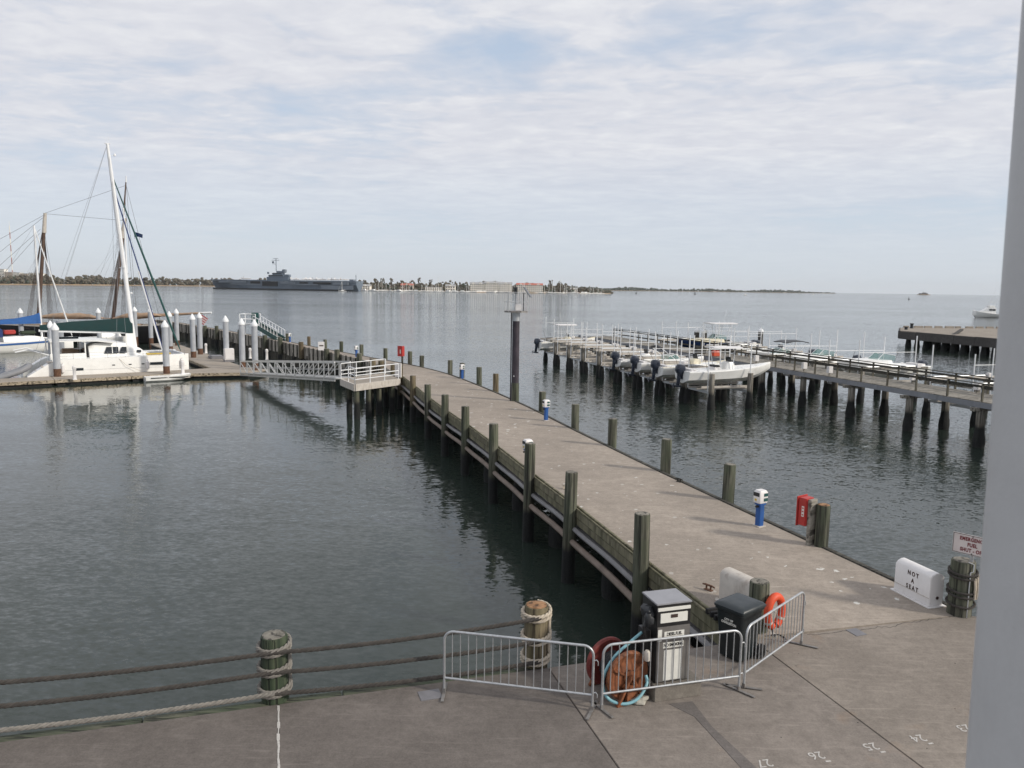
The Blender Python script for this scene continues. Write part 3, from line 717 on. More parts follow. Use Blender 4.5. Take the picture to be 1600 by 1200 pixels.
bg = MB(); bg.ball((-0.02, cy - 0.05, 1.42), (0.10, 0.17, 0.11), 9, 6, 0.22); bg.ball((-0.05, cy - 0.16, 1.33), (0.07, 0.10, 0.13), 8, 5, 0.25)
bg.build('plastic_cover', M_BLACK, t, smooth=True)
MB().tube([(-0.02, cy - 0.16, 1.36), (-0.03, cy - 0.20, 1.45), (-0.015, cy - 0.10, 1.50), (0.0, cy - 0.02, 1.44)], 0.006, 6).build('wire_handle', M_GALV, t, smooth=True)
MB().lathe([(0.05, 0), (0.055, 0.05), (0.05, 0.14), (0.03, 0.17)], (-0.075, cy - 0.20, 0.66), 10).build('hose_coupling', M_WDIRTY, t, smooth=True)

# ---- hose reel
rc = at(979, 1094, DK); ax = Vector((-0.47, 0.83, 0)).normalized()
t = thing('hose_reel', 'rusty orange hose reel with two large discs beside the fuel pump', 'hose reel', (rc.x, rc.y, DK), math.atan2(ax.y, ax.x))
def disc(x, r, mat, hub):
    o = MB(); prof = [(0.10, 0.03), (0.18, 0.02), (r * 0.62, 0.0), (r * 0.80, 0.03), (r - 0.03, 0.045), (r, 0.02), (r, -0.02), (r - 0.03, -0.01), (r * 0.8, -0.02), (0.10, -0.03)]
    seg = 40; vs = []; fs = []
    for (rr, zz) in prof:
        for k in range(seg): a = 2 * math.pi * k / seg; vs.append((x - zz, rr * math.cos(a), 0.43 + rr * math.sin(a)))
    for i in range(len(prof) - 1):
        for k in range(seg): l = (k + 1) % seg; fs.append((i * seg + k, i * seg + l, (i + 1) * seg + l, (i + 1) * seg + k))
    o.add(vs, fs); return o.build('reel_disc', mat, t, smooth=True)
disc(0.0, 0.41, M_REEL, True); disc(0.56, 0.41, M_REELR, False)
MB().tube([(-0.06, 0, 0.43), (0.62, 0, 0.43)], 0.11, 20).build('drum', M_REEL, t, smooth=True)
for k in range(3):
    a = 2 * math.pi * k / 3 + 0.5
    MB().beam((-0.03, 0.10 * math.cos(a), 0.43 + 0.10 * math.sin(a)), (-0.03, 0.37 * math.cos(a), 0.43 + 0.37 * math.sin(a)), 0.03, 0.06, (1, 0, 0)).build('spoke', M_REEL, t, bevel=0.006)
fr = MB()
for x in (-0.10, 0.66): fr.beam((x, -0.25, 0.02), (x, 0, 0.46), 0.06, 0.05); fr.beam((x, 0.25, 0.02), (x, 0, 0.46), 0.06, 0.05); fr.beam((x, -0.28, 0.02), (x, 0.28, 0.02), 0.06, 0.04)
fr.box((-0.10, -0.02, 0.16), (0.05, 0.22, 0.28)); fr.box((0.28, 0, 0.02), (0.8, 0.08, 0.04)); fr.build('stand', M_REEL, t, bevel=0.006)
coil = []
for k in range(160): a = 2 * math.pi * k / 16; coil.append((0.06 + 0.44 * k / 160, 0.20 * math.cos(a), 0.43 + 0.20 * math.sin(a)))
MB().tube(coil, 0.024, 6).build('wound_hose', M_BLACK, t, smooth=True)
# pale hose: off the pump, one big loop standing in front of the reel
hp = [(1003, 988, 12.02), (985, 1003, 11.95), (966, 1020, 11.85), (952, 1038, 11.76), (943, 1058, 11.70), (943, 1078, 11.66), (951, 1092, 11.63), (966, 1099, 11.60), (982, 1099, 11.60), (996, 1092, 11.64), (1006, 1079, 11.72), (1011, 1066, 11.80), (1009, 1055, 11.86)]
ctrl = [far(*p) for p in hp]
for c in ctrl: c.z = max(c.z, DK + 0.035)
def catmull(P, n=6):
    P = [P[0]] + list(P) + [P[-1]]; out = []
    for i in range(1, len(P) - 2):
        a, b, c, d = P[i - 1], P[i], P[i + 1], P[i + 2]
        for k in range(n):
            t_ = k / n; out.append(0.5 * ((2 * b) + (c - a) * t_ + (2 * a - 5 * b + 4 * c - d) * t_ ** 2 + (3 * b - a - 3 * c + d) * t_ ** 3))
    return out + [P[-2]]
tag(MB().tube(catmull(ctrl), 0.026, 10).build('fuel_hose', M_HOSE, smooth=True), 'pale blue fuel hose looped in front of the rusty reel', 'hose')
# rubble lump
rk = at(1000, 1098, DK); o = MB(); o.ball((0, 0, 0.05), (0.16, 0.12, 0.07), 8, 5, 0.28)
tag(o.build('rubble', M_ROCK, None, (rk.x, rk.y + 0.02, DK), 0.4), 'flat pale lump of rubble by the pump plinth', 'rubble')

# ---- wheelie bin
bp = at(1152, 1024, DK)
t = thing('rubbish_bin', 'black wheeled rubbish bin with white lettering beside the barriers', 'bin', (bp.x, bp.y, DK), rad(-52))
def rrect(w_, d_, z, k=0.05):
    w_, d_ = w_ / 2, d_ / 2; out = []
    for sx, sy, a0 in ((1, 1, 0), (-1, 1, 90), (-1, -1, 180), (1, -1, 270)):
        for j in range(4): a = rad(a0 + 30 * j); out.append((sx * (w_ - k) + k * math.cos(a), sy * (d_ - k) + k * math.sin(a), z))
    return out
body = MB().loft([rrect(0.46, 0.50, 0.03), rrect(0.50, 0.56, 0.40), rrect(0.56, 0.64, 0.90), rrect(0.61, 0.70, 0.92), rrect(0.61, 0.70, 0.97)]).build('body', M_BIN, t, smooth=True)
MB().loft([rrect(0.64, 0.73, 0.965), rrect(0.64, 0.73, 1.0), rrect(0.58, 0.66, 1.035), rrect(0.38, 0.45, 1.055), rrect(0.1, 0.1, 1.045, 0.02)]).build('lid', M_BINLID, t, smooth=True)
for s_ in (-1, 1): MB().tube([(s_ * 0.27, 0.26, 0.13), (s_ * 0.34, 0.26, 0.13)], 0.13, 18).build('wheel', M_RUBBER, t, smooth=True)
MB().tube([(-0.26, 0.36, 0.93), (-0.26, 0.42, 0.95), (0.26, 0.42, 0.95), (0.26, 0.36, 0.93)], 0.018, 8).build('handle', M_BIN, t, smooth=True)
nrm = Vector((0, -1, -0.09)).normalized()
text_mesh('lettering', 'CITY OF\nCHARLESTON', 0.062, M_LABEL, body, face_matrix((0, -0.316, 0.73), (1, 0, 0), (0, -0.085, 1)), 0.0035, 0.98, 0.82, bold=0.002)

# ---- corner piling with life ring, and the two dock boxes
cpile = piling(1184, 985, 903, 'short greenish corner piling carrying the orange life ring', None, 0.195, M_PILE, M_PTOP, xy=(4.93, 14.50), z=ht(1184, 908, 14.5))
rp = at(1206, 988, DK)
t = thing('life_ring', 'orange horseshoe life ring hanging on the corner piling', 'life ring', (rp.x + 0.0, 14.30, DK), rad(-40))
pts = []
for k in range(0, 41): a = rad(-90 + 16 + 328 * k / 40); pts.append((0.0 + 0.06 * math.cos(a), 0.20 * math.cos(a), 0.47 + 0.30 * math.sin(a)))
MB().tube([Vector(p) for p in pts], 0.078, 14).build('ring', M_ORANGE, t, smooth=True)
for a in (215, 325):
    a = rad(a); c = Vector((0.06 * math.cos(a), 0.20 * math.cos(a), 0.47 + 0.30 * math.sin(a))); d = Vector((0.0, -0.20 * math.sin(a), 0.30 * math.cos(a))).normalized() * 0.025
    MB().tube([c - d, c + d], 0.081, 14).build('band', M_WDIRTY, t, smooth=True)
MB().tube([(0, -0.1, 0.16), (0.03, -0.12, 0.06), (0.0, -0.06, 0.012), (0.10, 0.03, 0.012), (0.24, -0.02, 0.012), (0.3, -0.12, 0.012)], 0.012, 6).build('lanyard', M_RUBBER, t, smooth=True)
def dock_box(name, label, loc, rz, L, D, Hh, mat, words):
    t = thing(name, label, 'dock box', loc, rz, None)
    prof = [(-D / 2, 0), (D / 2, 0), (D / 2, Hh - 0.10), (D / 2 - 0.05, Hh - 0.04), (D / 2 - 0.14, Hh), (-D / 2 + 0.14, Hh), (-D / 2 + 0.05, Hh - 0.04), (-D / 2, Hh - 0.10)]
    b = MB().extr(prof, ((0, 0, 0.02), (0, 1, 0), (0, 0, 1), (1, 0, 0), L)).build('cover', mat, t, bevel=0.012, smooth=True)
    MB().prism([(-L / 2 - 0.05, -D / 2 - 0.06), (L / 2 + 0.05, -D / 2 - 0.06), (L / 2 + 0.05, D / 2 + 0.06), (-L / 2 - 0.05, D / 2 + 0.06)], 0.0, 0.022).build('base_flange', mat, t, bevel=0.004)
    if words:
        MB().box((0, -D / 2 - 0.004, 0.20), (L * 0.98, 0.008, 0.012)).build('seam', M_WDIRTY, t)
        for i, wd in enumerate(words):
            text_mesh('lettering', wd, 0.135, M_INKB, b, face_matrix((0.02, -D / 2 - 0.003, Hh - 0.16 - i * 0.155), (1, 0, 0), (0, 0, 1)), 0.001, 1.5, 0.85, bold=0.005)
        MB().tube([(L / 2, 0.02, 0.20), (L / 2 + 0.012, 0.02, 0.20)], 0.035, 12).build('port', M_INKB, t)
    return t
pa, pb = at(1391, 921, DK), at(1449, 951, DK)
mid = (pa + pb) / 2; dd = (pb - pa); rzn = math.atan2(dd.y, dd.x)
nb = Vector((-math.sin(rzn), math.cos(rzn), 0))
dock_box('dock_box', 'clean white rounded dock box lettered NOT A SEAT at the right edge', (mid + nb * 0.24)[:], rzn, dd.length - 0.06, 0.36, 0.72, M_WPAINT, ['NOT', 'A', 'SEAT'])
dock_box('dock_box', 'grubby white rounded dock box behind the corner piling and bin', (4.93, 15.58, DK), rad(-62), 0.95, 0.40, 0.70, M_WDIRTY, None)

# ---- emergency sign on roped mooring post
ep = Vector((9.46, 15.42)); 
mpost = piling(1500, 960, 872, 'stubby roped mooring post beneath the emergency fuel sign', None, 0.235, M_PILE, M_PTOP, xy=ep, z=ht(1500, 875, 15.42))
zt = ht(1500, 875, 15.42) - DK
mpost.rotation_euler = (0, 0, 0)
def rope_wrap(par, r, z, turns, mat, rr=0.03, tilt=0.03, n=1):
    pts = []; N_ = int(26 * turns)
    for k in range(N_ + 1):
        a = 2 * math.pi * k / 26 + 1.0; pts.append(Vector(((r + rr * 0.9) * math.cos(a), (r + rr * 0.9) * math.sin(a), z + (k / N_ - 0.5) * rr * 2.0 * (turns) + tilt * math.sin(a))))
    return twisted(pts, rr)
def twisted(pts, rr, pitch=None, seg=6, step=0.035):
    """three laid strands along a polyline"""
    pitch = pitch or rr * 7
    L = [0.0]
    for a, b in zip(pts[:-1], pts[1:]): L.append(L[-1] + (b - a).length)
    n = max(4, int(L[-1] / step)); P = []; i = 0
    for k in range(n + 1):
        s_ = L[-1] * k / n
        while i < len(L) - 2 and L[i + 1] < s_: i += 1
        f = (s_ - L[i]) / max(1e-6, L[i + 1] - L[i]); P.append((pts[i].lerp(pts[i + 1], f), s_))
    o = MB()
    for st in range(3):
        q = []
        for k, (p, s_) in enumerate(P):
            d = (P[min(k + 1, n)][0] - P[max(k - 1, 0)][0]).normalized(); a = d.cross(UZ)
            if a.length < 0.1: a = d.cross(Vector((1, 0, 0)))
            a.normalize(); b = a.cross(d); th = 2 * math.pi * (s_ / pitch + st / 3)
            q.append(p + (a * math.cos(th) + b * math.sin(th)) * rr * 0.5)
        o.tube(q, rr * 0.56, seg)
    return o
for z in (zt - 0.22, zt - 0.30, zt * 0.48, zt * 0.40, 0.26): rope_wrap(mpost, 0.235, z, 1.15, M_ROPED, 0.028, 0.04).build('rope_coil', M_ROPED, mpost, smooth=True)
ar = MB(); random.seed(12)
for k in range(16):
    a = rad(-70 + k * 8 + random.uniform(-3, 3)); rr = 0.255 + random.uniform(0, 0.05); z0 = zt - 0.28 - random.uniform(0, 0.1); z1 = z0 - random.uniform(0.25, 0.5)
    ar.tube([(rr * math.cos(a), rr * math.sin(a), z0), (rr * 1.08 * math.cos(a), rr * 1.08 * math.sin(a), (z0 + z1) / 2), (rr * math.cos(a + .1), rr * math.sin(a + .1), z1)], 0.022, 6)
ar.build('frayed_rope', M_ROPEL, mpost, smooth=True)
MB().tube([(-0.02, -0.20, zt + 0.02), (0.08, -0.22, zt - 0.02), (0.06, -0.255, zt - 0.16), (0.0, -0.258, zt - 0.18), (-0.0, -0.258, zt - 0.18), (0.0, -0.262, 0.02)], 0.012, 8).build('conduit', M_GALV, mpost, smooth=True)
sa = at(1487, 861, DK)
A_ = far(1487.5, 860.5, 15.55); B_ = far(1492.8, 833.5, 15.55)
sdv = Vector((0.55, -0.62, 0)).normalized(); sw, sh = 0.74, 0.42
t = thing('warning_sign', 'white sign reading EMERGENCY FUEL SHUT OFF above the roped post', 'sign', (A_ + sdv * sw / 2)[:], math.atan2(sdv.y, sdv.x))
pn = MB().box((0, 0, sh / 2), (sw, 0.012, sh)).build('board', M_SIGNW, t)
for c, d_ in (((0, -0.008, sh - 0.012), (sw - 0.02, 0.004, 0.008)), ((0, -0.008, 0.012), (sw - 0.02, 0.004, 0.008)), ((-sw / 2 + 0.012, -0.008, sh / 2), (0.008, 0.004, sh - 0.03)), ((sw / 2 - 0.012, -0.008, sh / 2), (0.008, 0.004, sh - 0.03))):
    MB().box(c, d_).build('border_line', M_INK, t)
for i, wd in enumerate(['EMERGENCY', 'FUEL', 'SHUT - OFF']):
    text_mesh('lettering', wd, 0.105, M_REDD, pn, face_matrix((0, -0.0075, sh - 0.10 - 0.115 * i), (1, 0, 0), (0, 0, 1)), 0.001, 1.12, 0.74, bold=0.005)
for x, z in ((0, sh - 0.03), (0, 0.03)): MB().ball((x, -0.01, z), 0.012, 8, 5).build('bolt', M_INK, t)
MB().beam((0, 0.03, -0.50), (0, 0.03, sh - 0.05), 0.06, 0.03, (0, 1, 0)).build('stake', M_GALV, t)

# ---- red box piling
rpile = piling(1283, 856, 786, 'green timber piling behind the red box and grey plank', None, 0.175, M_PILE, M_PTOPB, xy=(8.22, 19.62), z=ht(1283, 789, 19.6))
t = thing('fire_hose_box', 'red fire hose box mounted on a grey plank post at the right pier edge', 'fire box', (7.98, 19.72, DK), rad(-55))
MB().box((0, 0.0, 0.61), (0.10, 0.28, 1.24)).build('post', M_GREYW, t, bevel=0.006)
bx = MB().box((-0.17, -0.03, 0.88), (0.24, 0.36, 0.74)).build('box', M_RED, t, bevel=0.02)
MB().box((-0.302, -0.03, 0.88), (0.03, 0.44, 0.80)).build('door', M_RED, t, bevel=0.008)
MB().box((-0.14, -0.214, 0.90), (0.07, 0.006, 0.28)).build('label_plate', M_LABEL, t)
for k in range(3): MB().box((-0.14, -0.2185, 0.99 - k * 0.09), (0.045, 0.003, 0.035)).build('label_print', M_RED, t)
text_mesh('lettering', 'FIRE', 0.10, M_LABEL, bx, face_matrix((-0.319, -0.03, 0.85), (0, -1, 0), (0, 0, 1)), 0.001)
t2 = thing('fire_hose_box', 'small distant red fire box at the pier bend', 'fire box', along(RS, near_s(RS, RL, at(632, 569, DK).xy), RL)[0].to_3d() + Vector((-0.35, -0.25, DK)), rad(-35))
MB().box((0, 0, 0.5), (0.12, 0.12, 1.0)).build('post', M_RAILW, t2)
MB().box((0, -0.12, 1.15), (0.50, 0.30, 0.85)).build('box', M_RED, t2, bevel=0.02)
MB().box((0, -0.285, 1.15), (0.54, 0.03, 0.89)).build('door', M_RED, t2)
MB().box((0.05, -0.303, 1.12), (0.10, 0.004, 0.34)).build('label_plate', M_LABEL, t2)

# ---- power pedestals
def pedestal(xy, rz, label):
    t = thing('power_pedestal', label, 'power pedestal', (xy[0], xy[1], DK), rz, 'blue and white power pedestals on the pier')
    MB().box((0, 0, 0.015), (0.26, 0.26, 0.03)).build('base_plate', M_WDIRTY, t)
    MB().loft([rrect(0.18, 0.18, 0.03, 0.03), rrect(0.18, 0.18, 0.66, 0.03)]).build('post', M_BLUE, t, smooth=True)
    MB().loft([rrect(0.26, 0.22, 0.64, 0.03), rrect(0.26, 0.22, 0.70, 0.03)]).build('collar', M_BLUE, t, smooth=True)
    MB().box((-0.14, -0.02, 0.60), (0.12, 0.05, 0.06)).build('hose_bracket', M_RUBBER, t, bevel=0.01)
    MB().loft([rrect(0.31, 0.25, 0.70, 0.04), rrect(0.33, 0.27, 0.76, 0.04), rrect(0.33, 0.27, 1.00, 0.04), rrect(0.24, 0.2, 1.06, 0.04)]).build('head', M_WPAINT, t, smooth=True)
    MB().box((-0.166, 0.0, 0.95), (0.012, 0.22, 0.11)).build('dark_window', M_TINT, t)
    MB().box((-0.168, 0.02, 0.79), (0.012, 0.07, 0.06)).build('amber_lamp', M_YELLOW, t)
    for z in (0.94, 0.80): MB().box((0.06, -0.138, z), (0.14, 0.02, 0.09)).build('socket_cover', M_GREENS, t, bevel=0.004)
    return t
ped0 = pedestal(at(1186, 822, DK).xy, rad(28), 'blue and white power pedestal on the right edge nearest the red fire box')
for (px, py, lab) in ((853, 657, 'blue and white power pedestal right of the tall light tower'), (722, 592, 'blue and white power pedestal left of the tall light tower'),
                      (824, 730, 'power pedestal tucked behind a left edge timber piling'), (557, 558, 'distant power pedestal just past the bend beside the far pilings'), (453, 535, 'small farthest power pedestal on the far pier leg')):
    p = at(px, py, DK)
    dup(ped0, (p.x, p.y, DK), rad(20 + px % 17), lab)
wb = at(497, 551, DK); t = thing('notice_board', 'small white notice board on the far pier leg by a piling', 'notice board', (wb.x + 0.2, wb.y + 0.5, DK), 0.3)
MB().box((0, 0, 0.62), (0.62, 0.08, 0.85)).build('board', M_WPAINT, t, bevel=0.01); MB().box((0, -0.045, 0.66), (0.4, 0.01, 0.12)).build('print', M_INKB, t); MB().box((0, 0.06, 0.3), (0.08, 0.04, 0.6)).build('post', M_RAILW, t)

# ---- cleats and cover plates
def cleat(px, py, mat, label, rz):
    p = at(px, py, DK); o = MB()
    o.tube([(-0.16, 0, 0.10), (-0.08, 0, 0.115), (0.08, 0, 0.115), (0.16, 0, 0.10)], [0.016, 0.024, 0.024, 0.016], 8)
    for x in (-0.055, 0.055): o.tube([(x, 0, 0), (x, 0, 0.11)], 0.022, 8)
    o.box((0, 0, 0.008), (0.2, 0.09, 0.016)); tag(o.build('mooring_cleat', mat, None, (p.x, p.y, DK), rz, smooth=True), label, 'cleat', 'mooring cleats')
cleat(1107, 922, M_RUST, 'rusty mooring cleat on the pier edge just beyond the fuel pump', rad(-50))
cleat(882, 764, M_ROPEL, 'pale mooring cleat on the left pier edge between two pilings', rad(-60))
cleat(1061, 753, M_DARKW, 'dark mooring cleat on the right pier edge', rad(-55))
for px, py, sx_, sy_, lab in ((672, 1086, 0.36, 0.30, 'square steel cover plate by the left barrier foot'), (1338, 988, 0.26, 0.30, 'small grey cover plate on the open quay to the right')):
    p = at(px, py, DK); tag(MB().box((0, 0, 0.002), (sx_, sy_, 0.014)).build('cover_plate', M_PLATE, None, (p.x, p.y, DK), PA + rad(2), bevel=0.003), lab, 'cover plate', 'steel cover plates')

# ---- roped bollards
def bollard(px, yb, yt, ys, label, mat, top):
    p = at(px, yb, DK); xy = p.xy + Vector((-V.x, -V.y)) * 0.16
    t = piling(px, yb, yt, label, 'roped bollards along the quay', 0.215, mat, top, xy=xy, z=ht(px, yt + 5, xy.y))
    t.name = 'mooring_bollard'; t['category'] = 'bollard'; t.rotation_euler = (0, 0, 0)
    zs = [ht(px, y, xy.y + V.y * 0.25) - DK for y in ys]
    for z in zs:
        rope_wrap(t, 0.215, z, 2.1, M_ROPEL, 0.036, 0.03).build('rope_coil', M_ROPEL if px > 600 else M_ROPE, t, smooth=True)
    MB().tube([Vector((0.235 * math.cos(a_), 0.235 * math.sin(a_), z)) for a_, z in ((0.1, zs[0]), (0.2, (zs[0] + zs[1]) / 2), (0.12, zs[1]), (0.25, (zs[1] + zs[2]) / 2), (0.15, zs[2]))], 0.036, 8).build('rope_drop', M_ROPEL if px > 600 else M_ROPE, t, smooth=True)
    return xy, zs
bA, zA = bollard(430, 1098, 987, (1020, 1051, 1084), 'dark green roped bollard with pale sawn top at the left quay edge', M_PILEG, M_PTOP)
bB, zB = bollard(841, 1042, 940, (966, 1002, 1034), 'brown roped bollard with rusty top behind the left barrier', M_PILEB, M_PTOPB)
bC = bA + (bA - bB)
zC = [ht(-90, y, bC.y + V.y * 0.25) - DK for y in (1073, 1111, 1149)]
tC = piling(0, 0, 0, 'roped bollard just outside the left of the view', None, 0.215, M_PILE, M_PTOP, xy=bC, z=DK + 1.0); tC.name = 'mooring_bollard'; tC['category'] = 'bollard'
n_ = Vector((V.x, V.y)) * 0.25
for i in range(3):
    for (a, za, b, zb, sagv, nm) in ((bC, zC[i], bA, zA[i], 0.05, 'left'), (bA, zA[i], bB, zB[i], 0.06, 'right')):
        p = V3(a + n_, DK + za); q = V3(b + n_, DK + zb)
        pts = [p.lerp(q, k / 24) - UZ * sagv * 4 * (k / 24) * (1 - k / 24) for k in range(25)]
        dark = True
        lv = ('top', 'middle', 'bottom')[i]
        tag(twisted(pts, 0.038, step=0.03).build('rope', M_ROPED if i < 2 or nm == 'right' else M_ROPE, smooth=True),
            '%s laid rope strung between %s' % (lv, 'the two roped bollards' if nm == 'right' else 'the dark green bollard and the left edge of view'), 'rope', 'ropes strung along the quay')

# ---- near white column at the right edge of view
pt, pb_ = far(1597, 0, 1.75), far(1508, 1200, 1.75)
axd = (pt - pb_).normalized(); th = math.atan2((pt.x + pb_.x) / 2, 1.75); n2 = Vector((-math.cos(th), math.sin(th), 0))
r_ = 0.16
c1 = pt - n2 * r_ + axd * 2.0; c0 = pb_ - n2 * r_ - axd * 1.6
tag(MB().tube([c0, c0.lerp(c1, 0.33), c0.lerp(c1, 0.66), c1], r_, 48).build('column', M_POLE, smooth=True), 'close pale grey painted round column at the right edge', 'column')
# ================================================================== FLOATING DOCK, GANGWAY, TOWER
FZ = 0.5
FD = Vector((0.81, 0.586)).normalized(); FN = Vector((-FD.y, FD.x)); FP = Vector((-42.64, 63.3))
def F(u, v): p = FP + FD * u + FN * v; return (p.x, p.y)
t = thing('floating_dock', 'low concrete floating dock with pale timber edging beside the catamaran', 'floating dock')
LGD = Vector((-0.56, 0.83)).normalized()
LA = Vector((-30.25, 76.7)); LB = Vector((-27.6, 78.45))
def q2(v): return (v.x, v.y)
flo = [[F(-26 + 6 * i, 0), F(-20 + 6 * i - 0.05, 0), F(-20 + 6 * i - 0.05, 3.0), F(-26 + 6 * i, 3.0)] for i in range(6)]
flo += [[F(10, 0), F(14.0, 0), F(14.0, 3.0), F(10, 3.0)], [F(14.03, 0), (-25.2, 73.4), (-24.4, 76.2), q2(LB), q2(LA), (-33.2, 73.9), F(14.03, 3.0)]]
for i in range(6):
    a, b = LA + LGD * (6 * i + 0.03), LA + LGD * (6 * i + 5.97); c, d = LB + LGD * (6 * i + 5.97), LB + LGD * (6 * i + 0.03)
    flo.append([q2(a), q2(b), q2(c), q2(d)])
for P_ in flo: MB().prism(P_, FZ - 0.14, FZ).build('dock_section', M_FLOATC, t)
for P_ in flo:
    c = sum((Vector(p) for p in P_), Vector((0, 0))) / len(P_)
    MB().prism([q2(Vector(p).lerp(c, 0.06)) for p in P_], -0.5, FZ - 0.15).build('float_drum', M_RUBBER, t)
x = -26.0
while x < 14:
    p = F(x + 0.02, -0.05); q = F(min(x + 1.96, 13.98), -0.05)
    MB().beam((p[0], p[1], FZ - 0.15), (q[0], q[1], FZ - 0.15), 0.09, 0.26).build('edge_board', M_FEDGE, t)
    x += 2.0
p, q = F(14.03, -0.05), (-25.2, 73.34)
MB().beam((p[0], p[1], FZ - 0.15), (q[0], q[1], FZ - 0.15), 0.09, 0.26).build('edge_board', M_FEDGE, t)
for i in range(4):
    p = LA + LGD * (i * 6 + 0.1) + Vector((-0.05, -0.03)); q = LA + LGD * (i * 6 + 5.9) + Vector((-0.05, -0.03))
    MB().beam((p.x, p.y, FZ - 0.15), (q.x, q.y, FZ - 0.15), 0.09, 0.26).build('edge_board', M_FEDGE, t)

# white capped steel piles, found by their cone tips
def capped(px, yt, label, cone=True, ztop=5.5, r=0.29):
    p = at(px, yt, ztop)
    t = thing('steel_pile', label, 'pile', (p.x, p.y, 0), 0, 'steel piles of the floating dock')
    MB().lathe([(r, -3), (r, 0.3), (r, 1.2)], (0, 0, 0), 16).build('rusty_foot', M_RUST, t, smooth=True)
    MB().lathe([(r * 0.99, 1.202), (r * 0.99, ztop - 0.62)], (0, 0, 0), 16).build('shaft', M_STEELP, t, smooth=True)
    if cone: MB().lathe([(r * 1.12, ztop - 0.68), (r * 1.14, ztop - 0.5), (r * 0.9, ztop - 0.38), (r * 0.25, ztop - 0.05), (0.03, ztop)], (0, 0, 0), 16).build('cone_cap', M_PVC, t, smooth=True)
    return p
for px, yt, lab in ((85, 504, 'steel pile with rusty foot in front of the catamaran stern, right of its twin'), (78, 501, 'steel pile in front of the catamaran stern, left of its twin'),
                    (257, 500, 'white capped steel pile in front of the catamaran bow'), (300, 490, 'white capped pile just right of the catamaran bow'),
                    (31, 481, 'white capped pile far left behind the blue sailboat'), (153, 481, 'white capped pile behind the green sail cover'),
                    (210, 479, 'white capped pile just right of the two tall white masts'), (234, 480, 'white capped pile before the black schooner hull'),
                    (264, 486, 'white capped pile behind the catamaran forestays'), (275, 482, 'white capped pile between the dark forestay and the black hull'),
                    (311, 488, 'white capped pile under the end of the schooner boom'), (352, 493, 'white capped pile behind the white utility cabinet'),
                    (377, 497, 'white capped pile at the foot of the gangway, left of two'), (397, 499, 'white capped pile behind the gangway railing, right of two')):
    capped(px, yt, lab, True, 5.3 if px in (85, 78) else 5.5)
capped(92, 492, 'plain grey uncapped pile above the green sail cover', False, 5.5, 0.34)

# dock furniture
def dock_post(px, py, label):
    p = at(px, py, FZ); t = thing('dock_pedestal', label, 'pedestal', (p.x, p.y, FZ), 0.6, 'white dock pedestals')
    MB().loft([rrect(0.34, 0.34, 0, 0.05), rrect(0.26, 0.26, 0.12, 0.05), rrect(0.24, 0.24, 0.85, 0.05), rrect(0.30, 0.30, 0.9, 0.05), rrect(0.28, 0.28, 1.1, 0.05)]).build('post', M_WPAINT, t, smooth=True)
    MB().lathe([(0.17, 1.1), (0.12, 1.18), (0.03, 1.22)], (0, 0, 0), 10).build('cap', M_WPAINT, t, smooth=True)
dock_post(117, 593, 'white dock pedestal on the float beside the catamaran stern'); dock_post(286, 584, 'white dock pedestal on the float by the catamaran bow')
dock_post(322, 552, 'white dock pedestal on the rear float near the dark pier wall'); dock_post(391, 560, 'white dock pedestal just behind the gangway end'); dock_post(417, 562, 'white dock pedestal seen over the gangway rail')
p = at(358, 565, FZ); t = thing('utility_cabinet', 'white utility cabinet standing on the floating dock leg', 'cabinet', (p.x, p.y, FZ), rad(30))
MB().box((0, 0, 0.10), (1.05, 0.8, 0.2)).build('plinth', M_PLATE, t); MB().box((0, 0, 0.82), (1.0, 0.75, 1.25)).build('housing', M_WPAINT, t, bevel=0.04)
MB().box((0, -0.385, 0.82), (0.86, 0.02, 1.05)).build('door', M_WPAINT, t, bevel=0.01); MB().box((0.36, -0.40, 0.85), (0.03, 0.02, 0.14)).build('latch', M_PLATE, t)
p = at(338, 560, FZ); o = MB(); o.prism([(-1.2, -0.7), (1.2, -0.7), (1.2, 0.7), (-1.2, 0.7)], 0, 0.25); o.prism([(-1.0, -0.6), (0.9, -0.6), (0.9, 0.6), (-1.0, 0.6)], 0.25, 0.34)
tag(o.build('covered_pallet', M_PLATE, None, (p.x, p.y, FZ), rad(120), bevel=0.03), 'low grey covered pallet on the float left of the white cabinet', 'pallet')

# ---- railed landing platform on the pier
PZ = DK + 0.1
pc = [Vector((-12.05, 53.7)), Vector((-10.45, 50.7)), Vector((-8.0, 54.3)), Vector((-9.6, 57.6))]
t = thing('landing_platform', 'white edged landing platform with white rails at the pier bend', 'platform')
MB().prism([q2(p) for p in pc], PZ - 0.12, PZ).build('deck', M_FLOATC, t)
for a, b in ((0, 1), (1, 2), (0, 3)):
    MB().beam((pc[a].x, pc[a].y, PZ - 0.22), (pc[b].x, pc[b].y, PZ - 0.22), 0.16, 0.46).build('edge_beam', M_WDIRTY, t, bevel=0.01)
for f, g_ in ((0.92, 0.06), (0.95, 0.30), (0.9, 0.55), (0.92, 0.85), (0.25, 0.1), (0.2, 0.6), (0.2, 0.95)):
    a = pc[0].lerp(pc[1], f); b = pc[3].lerp(pc[2], f); c = a.lerp(b, g_)
    MB().lathe([(0.2, -3), (0.21, 0.4), (0.18, 1.2), (0.175, PZ - 0.4)], (c.x, c.y, 0), 12).build('pile', M_PILE, t, smooth=True)
